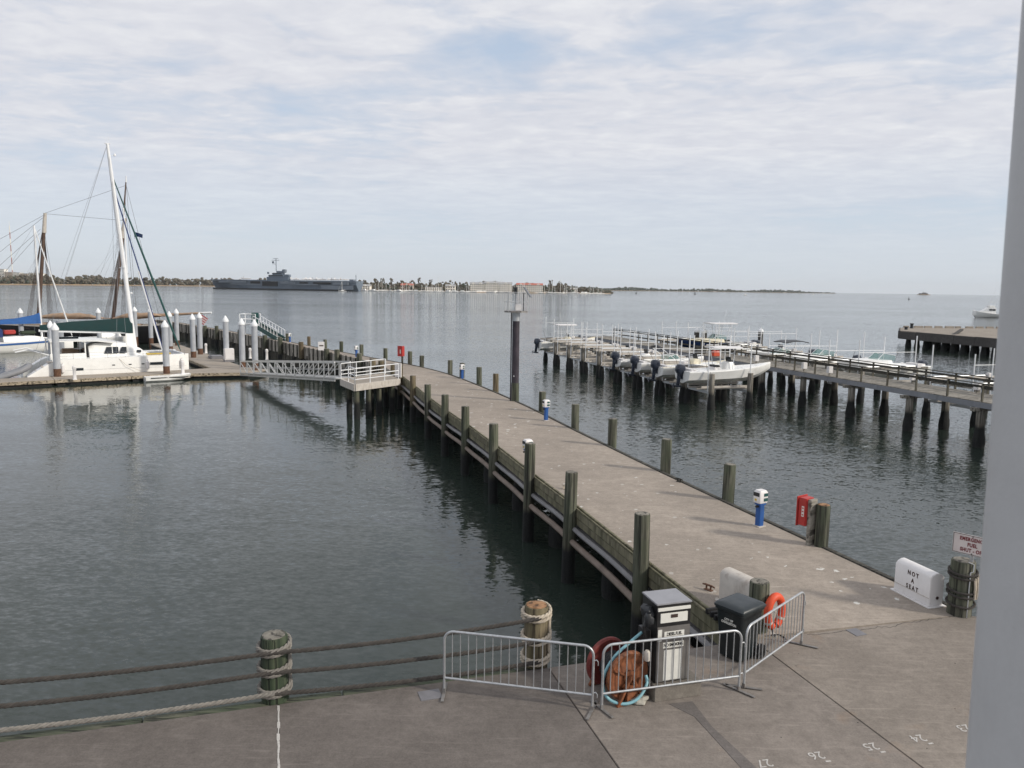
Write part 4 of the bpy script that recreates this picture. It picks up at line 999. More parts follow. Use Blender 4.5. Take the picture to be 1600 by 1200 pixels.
def rail_run(t, pts, h, mat, levels=(1.0, 0.55, 0.3), r=0.03, post_every=1.6, z=None):
    for p, q in zip(pts[:-1], pts[1:]):
        L = (q - p).length; n = max(1, round(L / post_every))
        for f in levels: MB().tube([p + UZ * h * f, q + UZ * h * f], r, 6).build('rail', mat, t, smooth=True)
        for k in range(n + 1):
            c = p.lerp(q, k / n); MB().tube([c, c + UZ * h], r * 1.1, 6).build('rail_post', mat, t, smooth=True)
rail_run(t, [V3(pc[1].lerp(pc[2], 0.97), PZ), V3(pc[1], PZ), V3(pc[1].lerp(pc[0], 0.45), PZ)], 1.08, M_PVC)
rail_run(t, [V3(pc[2].lerp(pc[3], 0.95), PZ), V3(pc[3], PZ), V3(pc[0], PZ)], 1.08, M_PVC)
c = V3(pc[2].lerp(pc[3], 0.1), PZ); MB().box((c.x, c.y, PZ + 0.58), (0.55, 0.08, 1.0), rad(-30)).build('gate_board', M_WPAINT, t)

# ---- aluminium truss gangway
ga = Vector((-12.1, 54.5, PZ)); gb = V3(at(386, 583, FZ + 0.15).xy, FZ + 0.18)
gd = (gb - ga).normalized(); gs = Vector((-gd.y, gd.x, 0)).normalized() * 0.6
t = thing('gangway', 'silver aluminium truss gangway sloping from the platform to the floating dock', 'gangway')
GL = (gb - ga).length; NB_ = 11
MB().beam(ga - UZ * 0.05, gb - UZ * 0.05, 1.15, 0.06).build('walkway_deck', M_ALU, t)
for sd_ in (-1, 1):
    o_ = gs * sd_
    for f, nm in ((1.1, 'top_chord'), (0.0, 'bottom_chord'), (-0.18, 'toe_chord')): MB().beam(ga + o_ + UZ * f, gb + o_ + UZ * f, 0.09, 0.12 if f else 0.10).build(nm, M_ALU, t)
    for k in range(NB_ + 1):
        c = ga.lerp(gb, k / NB_) + o_; MB().beam(c - UZ * 0.18, c + UZ * 1.1, 0.07, 0.07).build('upright', M_ALU, t)
        if k < NB_:
            d = ga.lerp(gb, (k + 1) / NB_) + o_
            a_, b_ = (c, d + UZ * 1.05) if k >= NB_ // 2 else (c + UZ * 1.05, d)
            MB().beam(a_, b_, 0.05, 0.05).build('diagonal', M_ALU, t)
            MB().tube([c + UZ * 0.55, d + UZ * 0.55], 0.02, 6).build('mid_rail', M_ALU, t)

# ---- green boarding stairs on the far leg
bs = at(436, 532, DK); be = Vector((bs.x - 4.9, bs.y + 6.9, 0))
t = thing('boarding_stairs', 'dark green boarding ramp with white framed landing on the far pier leg', 'stairs')
top = Vector((be.x, be.y, DK + 1.5)); bot = Vector((bs.x, bs.y + 0.8, DK + 0.1)); sx_ = Vector((0.8, 0.5, 0))
for sgn in (-1, 1):
    MB().beam(bot + sx_ * sgn * 0.5, top + sx_ * sgn * 0.5, 0.08, 0.55).build('stringer', M_GREENS, t)
    MB().tube([bot + sx_ * sgn * 0.5 + UZ * 1.1, top + sx_ * sgn * 0.5 + UZ * 1.1], 0.05, 6).build('handrail', M_PVC, t)
    for k in range(9):
        c = bot.lerp(top, k / 8) + sx_ * sgn * 0.5; MB().tube([c, c + UZ * 1.1], 0.035, 6).build('baluster', M_PVC, t)
for k in range(14): c = bot.lerp(top, (k + 0.5) / 14); MB().box(c[:], (0.85, 0.3, 0.04), rad(32)).build('tread', M_ALU, t)
lp = top + Vector((-1.2, 1.1, 0)); MB().box(lp[:], (2.2, 2.2, 0.12), rad(0)).build('landing', M_ALU, t)
for dx, dy in ((-1, -1), (1, -1), (1, 1), (-1, 1)):
    c = Vector((lp.x + dx * 1.0, lp.y + dy * 1.0, 0)); MB().tube([(c.x, c.y, DK), (c.x, c.y, lp.z + 1.3)], 0.06, 6).build('frame_post', M_PVC, t)
for z in (0.65, 1.3):
    MB().tube([(lp.x + a_ * 1.0, lp.y + b_ * 1.0, lp.z + z) for a_, b_ in ((-1, -1), (1, -1), (1, 1), (-1, 1), (-1, -1))], 0.04, 6).build('landing_rail', M_PVC, t)
MB().box((lp.x + 0.95, lp.y - 0.9, lp.z + 0.75), (0.9, 0.06, 1.5), rad(10)).build('green_screen', M_GREENS, t)

# ---- light tower beside the pier
tw = at(804, 627, DK).xy + Vector((0.02, 0.22)); TX, TY = tw
def tz(y): return ht(803, y, TY)
t = thing('light_tower', 'slim dark steel light tower with a caged platform beside the pier', 'tower', (TX, TY, 0))
MB().lathe([(0.25, -3), (0.25, 1.0), (0.23, tz(598))], (0, 0, 0), 16).build('timber_base', M_PILE, t, smooth=True)
zp = tz(487)
MB().lathe([(0.215, tz(598) - 0.01), (0.21, tz(501))], (0, 0, 0), 20).build('black_pipe', M_TOWER, t, smooth=True)
MB().lathe([(0.225, tz(501) - 0.02), (0.225, zp - 0.03), (0.3, zp - 0.02)], (0, 0, 0), 20).build('grey_collar', M_GALV, t, smooth=True)
MB().tube([(-0.27, -0.06, 0.5), (-0.27, -0.06, zp)], 0.035, 8).build('conduit', M_TOWER, t, smooth=True)
MB().tube([(-0.2, -0.12, 0.5), (-0.2, -0.12, zp)], 0.012, 6).build('cable', M_WIRE, t, smooth=True)
MB().box((-0.08, -0.225, tz(587)), (0.05, 0.02, 0.06)).build('tag_plate', M_PVC, t)
pr = 0.74
MB().prism([(pr * math.cos(rad(k * 45 + 22)), pr * math.sin(rad(k * 45 + 22)) * 0.9) for k in range(8)], zp - 0.04, zp + 0.06).build('platform', M_GALVD, t)
cage = [(-0.70, -0.35), (-0.45, -0.62), (0.62, -0.35), (0.66, 0.3), (0.2, 0.6), (-0.5, 0.5)]
for cxy in cage: MB().tube([(*cxy, zp), (*cxy, zp + 1.12)], 0.02, 6).build('cage_post', M_GALV, t)
for h_ in (0.58, 1.12): MB().tube([(*c_, zp + h_) for c_ in cage], 0.018, 6, closed=True).build('cage_rail', M_GALV, t)
MB().box((0.12, -0.2, zp + 0.25), (0.36, 0.25, 0.36)).build('control_box', M_WPAINT, t, bevel=0.015)
MB().tube([(-0.05, 0, zp), (-0.05, 0, zp + 1.1)], 0.05, 8).build('lantern_post', M_GALV, t)
MB().lathe([(0.10, 0), (0.13, 0.06), (0.08, 0.12), (0.10, 0.28), (0.10, 0.33), (0.05, 0.38)], (-0.04, 0, zp + 1.06), 12).build('lantern', M_BLACK, t, smooth=True)
MB().box((-0.04, 0, zp + 1.2), (0.42, 0.05, 0.03)).build('lantern_bracket', M_BLACK, t)
MB().beam((0.42, -0.1, zp), (0.42, -0.1, zp + 1.1), 0.05, 0.05).build('panel_post', M_BLACK, t)
MB().beam((0.46, -0.1, zp + 1.42), (0.84, -0.25, zp + 0.86), 0.42, 0.03, (0.8, -0.2, 0.6)).build('solar_panel', M_TINT, t)
for k in range(7): MB().box((0.2 + 0.05 * k, 0.1, zp + 1.38), (0.012, 0.3, 0.22)).build('bird_fin', M_GALV, t)
MB().box((0.35, 0.1, zp + 1.27), (0.4, 0.32, 0.02)).build('bird_tray', M_GALV, t)

# ================================================================== BOATS ON THE LEFT
def hull_mb(stations, mb=None):
    """stations: (x, [(y, z) keel..sheer]); mirrored port and starboard"""
    mb = mb or MB(); rings = []
    for x, pr_ in stations: rings.append([(x, y, z) for y, z in pr_] + [(x, -y, z) for y, z in reversed(pr_)])
    return mb.loft(rings, cap=True, closed=False)
def mast_stay(t, a, b, r=0.012, mat=M_WIRE, name='stay'): return MB().tube([a, b], r, 5).build(name, mat, t)

# ---- catamaran
cp0 = F(9.1, 3.55)
hd = math.atan2(FD.y, FD.x)
cc = Vector(cp0) + FN * 2.9
t = thing('catamaran', 'large white sailing catamaran with green sail cover moored at the float', 'catamaran', (cc.x, cc.y, 0), hd)
def cat_hull(yc, nm):
    st = []
    for f in [0, 0.06, 0.12, 0.2, 0.35, 0.5, 0.65, 0.8, 0.9, 0.97, 1.0]:
        x = -6.9 + 13.6 * f; b = 0.80 * (0.85 + 0.15 * min(1, f / 0.2)) * (1 - max(0, (f - 0.6) / 0.4) ** 2.4 * 0.92)
        sheer = 1.92 + 0.10 * f if f > 0.16 else 0.55 + (f / 0.16) * 1.37
        st.append((x, [(0.05 * b, -0.5), (0.6 * b, -0.4), (0.88 * b, 0.1), (b, 0.9 if sheer > 0.95 else sheer * 0.8), (b * 0.98, sheer), (b * 0.5, sheer + 0.03), (0.001, sheer + 0.04)]))
    return hull_mb(st).build(nm, M_WHITE, t, (0, yc, 0), smooth=True)
h1 = cat_hull(-2.75, 'near_hull'); h2 = cat_hull(2.75, 'far_hull')
for k, (x0, x1) in enumerate(((-3.2, -2.55), (-0.2, 0.05), (1.2, 1.45), (2.3, 2.55), (3.05, 4.3))):
    MB().box(((x0 + x1) / 2, -0.815 + 0.004, 1.02 + 0.02 * k if k in (0,) else 1.28), (x1 - x0, 0.03, 0.24 if k in (0, 4) else 0.09)).build('hull_window', M_TINT, h1, bevel=0.01)
MB().box((0.8, -0.806, 0.95), (11.0, 0.015, 0.012)).build('hull_line', M_WIRE, h1)
for k in range(4): MB().box((-5.1 - 0.45 * k, 0, 1.72 - 0.36 * k), (0.5, 1.2, 0.05)).build('transom_step', M_WDIRTY, h1)
MB().prism([(-4.9, -2.7), (3.2, -2.7), (3.2, 2.7), (-4.9, 2.7)], 1.0, 1.95).build('bridge_deck', M_WHITE, t, bevel=0.05)
# cabin house: curved front, tall side windows
cab = MB(); rings = []
for x, hw, zt_ in ((-1.9, 2.35, 2.95), (-1.4, 2.4, 3.22), (0.6, 2.3, 3.25), (1.8, 2.1, 3.0), (2.6, 1.8, 2.62), (3.3, 1.3, 2.05)):
    rings.append([(x, -hw - 0.22, 1.9), (x, -hw, zt_ - 0.35), (x, -hw + 0.35, zt_), (x, hw - 0.35, zt_), (x, hw, zt_ - 0.35), (x, hw + 0.22, 1.9)])
cab.loft(rings); house = cab.build('cabin', M_WHITE, t, smooth=True)
for x0, x1, z0, z1 in ((-0.55, 0.55, 2.30, 2.90), (0.72, 1.25, 2.30, 2.88), (2.05, 2.6, 2.25, 2.5)):
    yy, sl_ = (-3.065, 0.22) if x1 < 1.5 else (-3.12, 0.49)
    win = MB().extr([(x0 + 0.12, z1), (x1, z1 - 0.02), (x1, z0), (x0 - 0.12, z0)], ((0, yy, 0), (1, 0, 0), (0, sl_, 1), (0, 1, 0), 0.06)).build('cabin_window', M_TINT, house)
    if x0 < -0.5: MB().extr([(0.0, z1), (0.06, z1), (0.06, z0), (0.0, z0)], ((0, yy - 0.025, 0), (1, 0, 0), (0, sl_, 1), (0, 1, 0), 0.04)).build('mullion', M_WHITE, win)
# hard top over the cockpit
MB().loft([[(x, y, 3.55 + 0.10 * (1 - (y / 2.7) ** 2) + dz) for y in (-2.7, -2.0, 0, 2.0, 2.7)] + [(x, y, 3.46 + 0.06 * (1 - (y / 2.7) ** 2) + dz) for y in (2.7, 2.0, 0, -2.0, -2.7)] for x, dz in ((-5.0, 0.0), (-3, 0.03), (-1.2, -0.02), (0.2, -0.22))]).build('hard_top', M_WHITE, t, smooth=True)
MB().box((-3.6, -2.45, 3.83), (1.8, 0.10, 0.20)).build('solar_strip', M_TINT, t)
for x, y in ((-4.9, -2.5), (-4.9, 2.5), (-2.2, -2.5), (-2.2, 2.5)): MB().beam((x, y, 1.9), (x, y, 3.5), 0.10, 0.10).build('top_post', M_WHITE, t)
for y in (-2.55, 2.55): MB().box((-3.6, y, 2.15), (2.9, 0.25, 0.5)).build('coaming', M_WHITE, t, bevel=0.04)
MB().box((-3.0, 1.4, 2.3), (1.4, 0.9, 0.55)).build('cockpit_seat', M_TAN, t, bevel=0.05)
MB().box((-2.15, 0, 2.6), (0.08, 4.6, 1.3)).build('saloon_door', M_TINT, t)
MB().lathe([(0.02, 0), (0.36, 0.01), (0.36, 0.05), (0.02, 0.06)], (-2.7, -1.9, 2.75), 14).build('steering_wheel', M_WIRE, t)
# mast, boom, covers
mrz = 21.8
mb0, mt0 = Vector((2.4, 0, 2.6)), Vector((0.85, 0, mrz))
MB().tube([mb0, mb0.lerp(mt0, 0.7), mt0], [0.21, 0.20, 0.13], 12).build('mast', M_PVC, t, smooth=True)
mh = MB(); mh.tube([mt0, mt0 + Vector((-0.15, 0, 0.45))], 0.015, 5); mh.tube([mt0 + Vector((0.1, 0, 0)), mt0 + Vector((0.12, 0, 0.7))], 0.012, 5); mh.box((mt0 + Vector((0.0, 0, 0.03)))[:], (0.45, 0.2, 0.06)); mh.build('masthead', M_PVC, t)
ml = mb0.lerp(mt0, 0.945); MB().lathe([(0.1, 0), (0.12, 0.12), (0.05, 0.25)], (ml + Vector((0.5, 0, 0)))[:], 8).build('radome', M_PVC, t, smooth=True)
MB().tube([ml, ml + Vector((0.45, 0, 0.05))], 0.02, 5).build('radome_bracket', M_PVC, t)
bz = mb0.lerp(mt0, 0.07).z
MB().tube([(2.2, 0, bz + 0.1), (-5.6, 0, bz + 0.45)], 0.13, 10).build('boom', M_PVC, t, smooth=True)
MB().loft([[(x, -0.26 * k, z0), (x, -0.30 * k, (z0 + z1) / 2), (x, -0.05, z1), (x, 0.05, z1), (x, 0.30 * k, (z0 + z1) / 2), (x, 0.26 * k, z0)] for x, z0, z1, k in ((-5.5, bz + 0.50, bz + 0.95, 0.6), (-3, bz + 0.43, bz + 1.25, 0.9), (-1, bz + 0.33, bz + 1.35, 1), (1.2, bz + 0.22, bz + 1.5, 1), (2.25, bz - 0.05, bz + 1.6, 0.9))]).build('sail_cover', M_GREENC, t, smooth=True)
MB().box((1.9, -0.35, 2.95), (0.7, 0.06, 2.1)).build('mast_fairing', M_WHITE, t)
sp = MB(); zs_ = mb0.lerp(mt0, 0.5)
for f in (0.40,):
    c = mb0.lerp(mt0, f); sp.tube([c, c + Vector((-0.2, -1.3, 0.05))], 0.05, 6); sp.tube([c, c + Vector((-0.2, 1.3, 0.05))], 0.05, 6)
sp.build('spreader', M_PVC, t, smooth=True)
bowp = Vector((6.6, 0, 2.1)); fp1 = mb0.lerp(mt0, 0.86); fp2 = mb0.lerp(mt0, 0.80)
MB().tube([bowp, bowp.lerp(fp1, 0.06), bowp.lerp(fp1, 0.5), fp1], [0.04, 0.10, 0.10, 0.05], 8).build('furled_genoa', M_GREENS, t, smooth=True)
MB().tube([Vector((4.9, 0, 2.1)), Vector((4.9, 0, 2.1)).lerp(fp2, 0.05), Vector((4.9, 0, 2.1)).lerp(fp2, 0.5)], [0.03, 0.085, 0.08], 8).build('furled_staysail', M_PVC, t, smooth=True)
MB().tube([Vector((4.9, 0, 2.1)).lerp(fp2, 0.02) + Vector((0.10, -0.03, 0)), Vector((4.9, 0, 2.1)).lerp(fp2, 0.5) + Vector((0.09, -0.03, 0)), fp2], 0.055, 8).build('staysail_edge', M_BLUED, t, smooth=True)
for y in (-3.3, 3.3):
    mast_stay(t, (1.2, y, 1.95), mb0.lerp(mt0, 0.86)[:]); mast_stay(t, (0.2, y, 1.95), mb0.lerp(mt0, 0.6)[:]); mast_stay(t, (-6.0, y, 1.4), mt0[:], 0.010)
    mast_stay(t, mb0.lerp(mt0, 0.4) + Vector((-0.2, y * 0.4, 0.05)), mt0[:], 0.008)
mast_stay(t, (-4.8, 0, bz + 0.5), mt0[:], 0.010)
for k in range(5): mast_stay(t, (-4 + k * 1.2, 0, bz + 1.0 + 0.15 * k), mb0.lerp(mt0, 0.55)[:], 0.006, name='lazy_jack')
MB().box((6.2, 0, 2.02), (0.16, 5.6, 0.16)).build('crossbeam', M_PVC, t)
MB().box((5.0, 0, 1.98), (2.4, 3.6, 0.02)).build('trampoline', M_WIRE, t)
MB().box((4.0, -2.6, 2.13), (2.2, 0.5, 0.12)).build('yellow_board', M_YELLOW, t, bevel=0.04)
lf = MB()
pts = [(-4.6, -3.35), (-2, -3.45), (1.0, -3.45), (4.0, -3.3), (6.3, -2.95)]
for z in (2.5, 2.22): lf.tube([(x, y, z) for x, y in pts], 0.009, 5)
for k in range(9):
    f = k / 8 * 4; i = min(3, int(f)); x = pts[i][0] + (pts[i + 1][0] - pts[i][0]) * (f - i); y = pts[i][1] + (pts[i + 1][1] - pts[i][1]) * (f - i); lf.tube([(x, y, 1.93), (x, y, 2.52)], 0.014, 5)
lf.build('lifelines', M_WIRE, t)
fen = MB().lathe([(0.05, 0), (0.16, 0.08), (0.16, 0.7), (0.05, 0.8), (0.04, 0.95)], (0, 0, 0), 10).mesh('fender', M_WPAINT, True)
for x in (-4.2, 2.8, 6.0): link('fender', fen, t, (x, -3.72 if x < 5 else -3.2, 0.75))
MB().tube([(0.3, -3.5, 1.95), (1.0, -3.75, 1.2), (2.2, -3.85, 0.62)], 0.015, 5).build('mooring_line', M_ROPEL, t)
# davits and dinghy at the stern
for y in (-1.2, 1.2): MB().tube([(-5.0, y, 2.2), (-6.6, y, 2.75), (-7.6, y, 2.55)], 0.06, 6).build('davit', M_PVC, t, smooth=True)
dg = thing('inflatable_dinghy', 'grey inflatable dinghy with dark outboard hanging at the catamaran stern', 'dinghy', (0, 0, 0), hd)
dpos = t.matrix_basis @ Vector((-8.1, -2.0, 0.75)); dg.location = dpos; dg.rotation_euler = (rad(16), 0, hd - math.pi / 2)
tb = MB(); tb.tube([(-0.2, -1.5, -0.05), (-0.25, -0.6, -0.02), (-0.25, 0.8, 0.05), (0, 1.45, 0.2), (0.35, 1.6, 0.25), (0.7, 1.45, 0.2), (0.95, 0.8, 0.05), (0.95, -0.6, -0.02), (0.9, -1.5, -0.05)], 0.25, 10); tb.build('tube', M_INFL, dg, smooth=True)
MB().box((0.35, 0, -0.1), (1.0, 2.6, 0.08)).build('floor', M_INFL, dg)
ob = MB(); ob.loft([rrect(0.32, 0.4, 0.35, 0.08), rrect(0.34, 0.46, 0.6, 0.1), rrect(0.26, 0.34, 0.8, 0.1)]); ob.box((0, 0.05, 0.05), (0.12, 0.2, 0.65)); ob.build('outboard', M_GREYOB, dg, (0.35, -1.35, 0.15), smooth=True)

# ---- skiff by the float
sk = at(262, 594, 0); t = thing('skiff', 'small flat white work skiff lying along the float edge', 'skiff', (sk.x, sk.y - 0.1, 0), hd - 0.02)
st = [(-1.9, [(0.55, 0.0), (0.72, 0.12), (0.76, 0.42)]), (0, [(0.6, -0.02), (0.78, 0.12), (0.82, 0.44)]), (1.3, [(0.45, 0.08), (0.62, 0.2), (0.70, 0.5)]), (2.0, [(0.2, 0.32), (0.35, 0.4), (0.45, 0.56)])]
hull_mb(st).build('hull', M_WHITE, t, smooth=True)
MB().prism([(-1.85, -0.68), (1.3, -0.64), (1.95, -0.35), (1.95, 0.35), (1.3, 0.64), (-1.85, 0.68)], 0.20, 0.24).build('floor', M_WDIRTY, t)
MB().box((0.1, -0.79, 0.34), (3.2, 0.03, 0.08)).build('rub_rail', M_RUBBER, t); MB().box((-0.3, 0, 0.38), (0.35, 1.4, 0.06)).build('thwart', M_WPAINT, t)

# ---- blue canvas sailboat far left
Lb = 96.5
bl = at(30, 549.5, 0); br_ = at(112, 545, 0)
bdir = Vector((br_ - bl).xy).normalized(); bc = bl.xy
t = thing('sailboat', 'white sloop with blue stripe and blue canvas at the far left', 'sailboat', (bc.x, bc.y, 0), math.atan2(bdir.y, bdir.x) - 0.05)
st = []
for f in [0, 0.1, 0.3, 0.5, 0.7, 0.85, 0.95, 1.0]:
    x = -6.0 + 12.5 * f; b = 1.75 * (0.75 + 0.25 * min(1, f / 0.3)) * (1 - max(0, (f - 0.45) / 0.55) ** 2 * 0.97)
    s_ = 1.25 + 0.35 * f * f
    st.append((x, [(0.02, -0.4), (b * 0.6, -0.2), (b * 0.9, 0.4), (b, s_), (b * 0.9, s_ + 0.05), (0.001, s_ + 0.1)]))
hb = hull_mb(st).build('hull', M_WHITE, t, smooth=True)
for sgn in (-1, 1):
    stripe = MB(); P_ = [(x, sgn * (pr_[3][0] + 0.012), pr_[3][1] - 0.20) for x, pr_ in st]
    for a, b in zip(P_[:-1], P_[1:]): stripe.beam(a, b, 0.02, 0.22)
    stripe.build('blue_stripe', M_BLUEC, hb)
MB().loft([[(x, -w_, 1.4), (x, -w_ * 0.85, z), (x, w_ * 0.85, z), (x, w_, 1.4)] for x, w_, z in ((-2.0, 1.1, 1.95), (1.5, 1.0, 2.0), (3.2, 0.6, 1.7))]).build('coachroof', M_WHITE, t, smooth=True)
MB().loft([[(x, -1.5, 2.0), (x, -1.45, 2.9), (x, 0, 3.15), (x, 1.45, 2.9), (x, 1.5, 2.0)] for x in (-5.6, -2.2)]).build('cockpit_enclosure', M_BLUED, t, smooth=True)
MB().box((-1.2, -0.5, 2.55), (1.3, 0.9, 0.5)).build('red_bundle', M_RED, t, bevel=0.08)
MB().box((1.0, -0.2, 2.4), (1.8, 0.9, 0.45)).build('lime_kayak', M_TREED, t, bevel=0.15)
mx = (far(75, 500, 98.0).xy - bc).dot(bdir)
zt1 = ht(63, 351, 97.0); mx2 = mx
MB().tube([(mx, 0, 1.4), (mx - 0.15, 0, zt1)], [0.13, 0.11], 10).build('mast', M_PVC, t, smooth=True)
MB().tube([(mx, 0, 3.5), (mx - 6.5, 0, 3.6)], 0.09, 8).build('boom', M_PVC, t, smooth=True)
MB().loft([[(x, -0.22 * k, 3.5), (x, -0.05, z), (x, 0.05, z), (x, 0.22 * k, 3.5)] for x, z, k in ((mx - 6.5, 3.95, 0.7), (mx - 3, 4.2, 1), (mx - 0.8, 4.6, 1.1), (mx - 0.1, 4.9, 0.9))]).build('sail_cover', M_BLUEC, t, smooth=True)
MB().tube([(6.4, 0, 1.8), (6.4 + (mx - 6.4) * 0.1, 0, 1.8 + (zt1 - 1.8) * 0.1), (mx - 0.1, 0, zt1 - 0.3)], [0.05, 0.11, 0.07], 8).build('furled_jib', M_PVC, t, smooth=True)
for y in (-1.6, 1.6): mast_stay(t, (mx - 0.3, y, 1.3), (mx - 0.14, 0, zt1 - 0.1)); mast_stay(t, (mx - 0.3, y, 1.3), (mx - 0.1, 0, zt1 * 0.6))
mast_stay(t, (-6.0, 0, 1.4), (mx - 0.15, 0, zt1))
for k in range(4): mast_stay(t, (mx - 5 + k, -0.0, 3.6), (mx - 0.1, 0, zt1 * 0.75), 0.008)

# ---- second sloop mast seen beside the catamaran mast: its own boat behind the catamaran
s2 = at(186, 537, 0); t = thing('sailboat', 'white sloop half hidden behind the catamaran, bare silver mast', 'sailboat', (s2.x, s2.y, 0), rad(40))
st = [(-5.2, [(0.4, -0.1), (1.0, 0.3), (1.2, 1.0), (0.001, 1.1)]), (-1, [(0.5, -0.4), (1.5, 0.3), (1.65, 1.05), (0.001, 1.2)]), (3, [(0.3, -0.3), (0.9, 0.3), (1.15, 1.25), (0.001, 1.4)]), (5.3, [(0.02, 0.1), (0.05, 0.6), (0.08, 1.5), (0.001, 1.55)])]
hull_mb(st).build('hull', M_WHITE, t, smooth=True); MB().loft([[(x, -w_, 1.1), (x, -w_ * 0.8, z), (x, w_ * 0.8, z), (x, w_, 1.1)] for x, w_, z in ((-2.5, 1.0, 1.7), (2.2, 0.7, 1.65))]).build('coachroof', M_WHITE, t)
vm = s2; m_y = s2.y + 1.0
m0 = (at(195, 530, 2.0).xy - s2.xy); ca, sa_ = math.cos(rad(-40)), math.sin(rad(-40))
zt2 = ht(188, 325, s2.y + 1.5)
mxx = 1.6
bm_ = t.matrix_basis @ Vector((mxx, 0, 1.5))
MB().tube([(mxx, 0, 1.2), (mxx - 0.15, 0, zt2)], [0.13, 0.10], 10).build('mast', M_PVC, t, smooth=True)
mast_stay(t, (5.2, 0, 1.5), (mxx - 0.1, 0, zt2 - 0.4)); mast_stay(t, (-5.1, 0, 1.1), (mxx - 0.15, 0, zt2))
MB().box((mxx, 0, zt2 * 0.52), (0.06, 1.8, 0.06)).build('spreader', M_PVC, t)
MB().lathe([(0.18, 0), (0.22, 0.1), (0.16, 0.22)], (mxx + 0.35, 0, zt2 * 0.37), 10).build('radar_dome', M_PVC, t, smooth=True)

# ---- black schooner
sy = 114.0
def SX(px, y=sy): d = ray(px, 500); return d.x * y / d.y
ste = SX(258)
t = thing('schooner', 'black hulled two masted schooner with furled tan sails and long boom', 'schooner', (ste, sy, 0), rad(180))
# local +x runs towards the bow (left in view)
st = []
for f in [0, 0.04, 0.15, 0.35, 0.55, 0.75, 0.9, 0.97, 1.0]:
    x = 30 * f; b = 3.1 * (0.72 + 0.28 * min(1, f / 0.3)) * (1 - max(0, (f - 0.55) / 0.45) ** 2 * 0.96); s_ = 2.35 + 0.9 * (f - 0.45) ** 2 * 2.2
    st.append((x, [(0.03, -0.6 if f > 0.03 else 0.9), (b * 0.6, -0.4 if f > 0.03 else 1.0), (b * 0.95, 0.8 if f > 0.03 else 1.2), (b, s_)]))
hull_mb(st).build('hull', M_BHULL, t, smooth=True)
for sgn in (-1, 1):
    o = MB(); P_ = [(x, sgn * (pr_[3][0] + 0.02), pr_[3][1] + 0.08) for x, pr_ in st]
    for a, b in zip(P_[:-1], P_[1:]): o.beam(a, b, 0.14, 0.16)
    o.build('cap_rail', M_WDIRTY, t)
MB().prism([(x, pr_[3][0] * 0.95) for x, pr_ in st] + [(x, -pr_[3][0] * 0.95) for x, pr_ in reversed(st)], 1.6, 1.8).build('deck', M_TAN, t)
o = MB()
for x in (5, 9, 14, 19): o.box((x, 0, 2.3), (2.4, 2.2, 1.0))
o.build('deck_house', M_TAN, t, bevel=0.05)
def smast(px0, y0, px1, y1, nm, r0, r1, mat, zoff=0):
    x0 = ste - SX(px0); x1 = ste - SX(px1)
    return MB().tube([(x0, 0, ht(px0, y0, sy)), (x1, 0, ht(px1, y1, sy))], [r0, r1], 10).build(nm, mat, t, smooth=True)
smast(60, 500, 77, 362, 'fore_mast', 0.28, 0.22, M_BROWN); smast(77, 364, 80.5, 333, 'fore_masthead', 0.30, 0.22, M_WDIRTY)
smast(176, 503, 198, 372, 'main_mast', 0.28, 0.22, M_BROWN); smast(196, 374, 203, 341, 'main_masthead', 0.32, 0.22, M_WDIRTY); smast(200, 345, 207, 283, 'topmast', 0.14, 0.08, M_BROWN); smast(207, 285, 207.5, 275, 'topmast_cap', 0.10, 0.06, M_PVC)
def spt(px, y): return Vector((ste - SX(px), 0, ht(px, y, sy)))
for (b0, t0) in (((60, 500), (77, 350)), ((176, 503), (200, 362))):
    for sgn in (-1, 1):
        o = MB()
        for k in range(4):
            bse = spt(*b0) + Vector((-(k - 1.2) * 0.22, sgn * 2.9, -1.2)); o.tube([bse, spt(*t0)], 0.03, 5)
        o.build('shrouds', M_RIG, t)
o = MB()
for a, b in (((79, 334), (205, 345)), ((79, 336), (-60, 410)), ((77, 340), (-60, 445)), ((72, 358), (-60, 470)), ((70, 365), (-60, 500)), ((81, 333), (206, 290)), ((206, 285), (250, 500)), ((207, 284), (214, 500)), ((204, 300), (211, 505)), ((76, 345), (92, 500)), ((76, 345), (84, 498))): o.tube([spt(*a), spt(*b)], 0.02, 5)
o.build('stays', M_RIG, t)
MB().tube([spt(330, 488.5), spt(250, 492.5), spt(188, 499)], [0.13, 0.25, 0.25], 10).build('main_boom', M_TAN, t, smooth=True); MB().tube([spt(331, 488.5) + Vector((0, 0, 0.0)), spt(310, 489.4)], 0.15, 10).build('boom_tip', M_PVC, t, smooth=True)
def furl(pa_, pb_, n, nm):
    random.seed(5); rings = []
    for k in range(n + 1):
        c = spt(*pa_).lerp(spt(*pb_), k / n); h_ = 0.62 * math.sin(math.pi * min(0.95, 0.1 + k / n * 0.9)) + random.uniform(-0.08, 0.08)
        rings.append([(c.x, 0.5 * math.cos(a), c.z + h_ * 0.55 + h_ * 0.75 * math.sin(a)) for a in [2 * math.pi * j / 10 for j in range(10)]])
    MB().loft(rings).build(nm, M_TAN, t, smooth=True)
furl((60, 497), (172, 498), 14, 'furled_foresail'); furl((178, 499), (262, 494), 12, 'furled_mainsail')
MB().tube([spt(-60, 505), spt(60, 497)], 0.2, 8).build('fore_boom', M_BROWN, t, smooth=True)
fl = spt(318, 500); MB().tube([spt(318, 512), spt(322, 489)], 0.03, 5).build('flag_staff', M_PVC, t)
ff = MB(); 
for i in range(7): ff.mi = i % 2; ff.box((fl.x + 0.1, 0.02, fl.z + 0.45 - i * 0.16), (1.1, 0.02, 0.158))
fo = ff.build('striped_flag', [M_RED, M_WPAINT], t); fo.rotation_euler = (0, rad(28), 0); fo.location = (0, 0, 0)
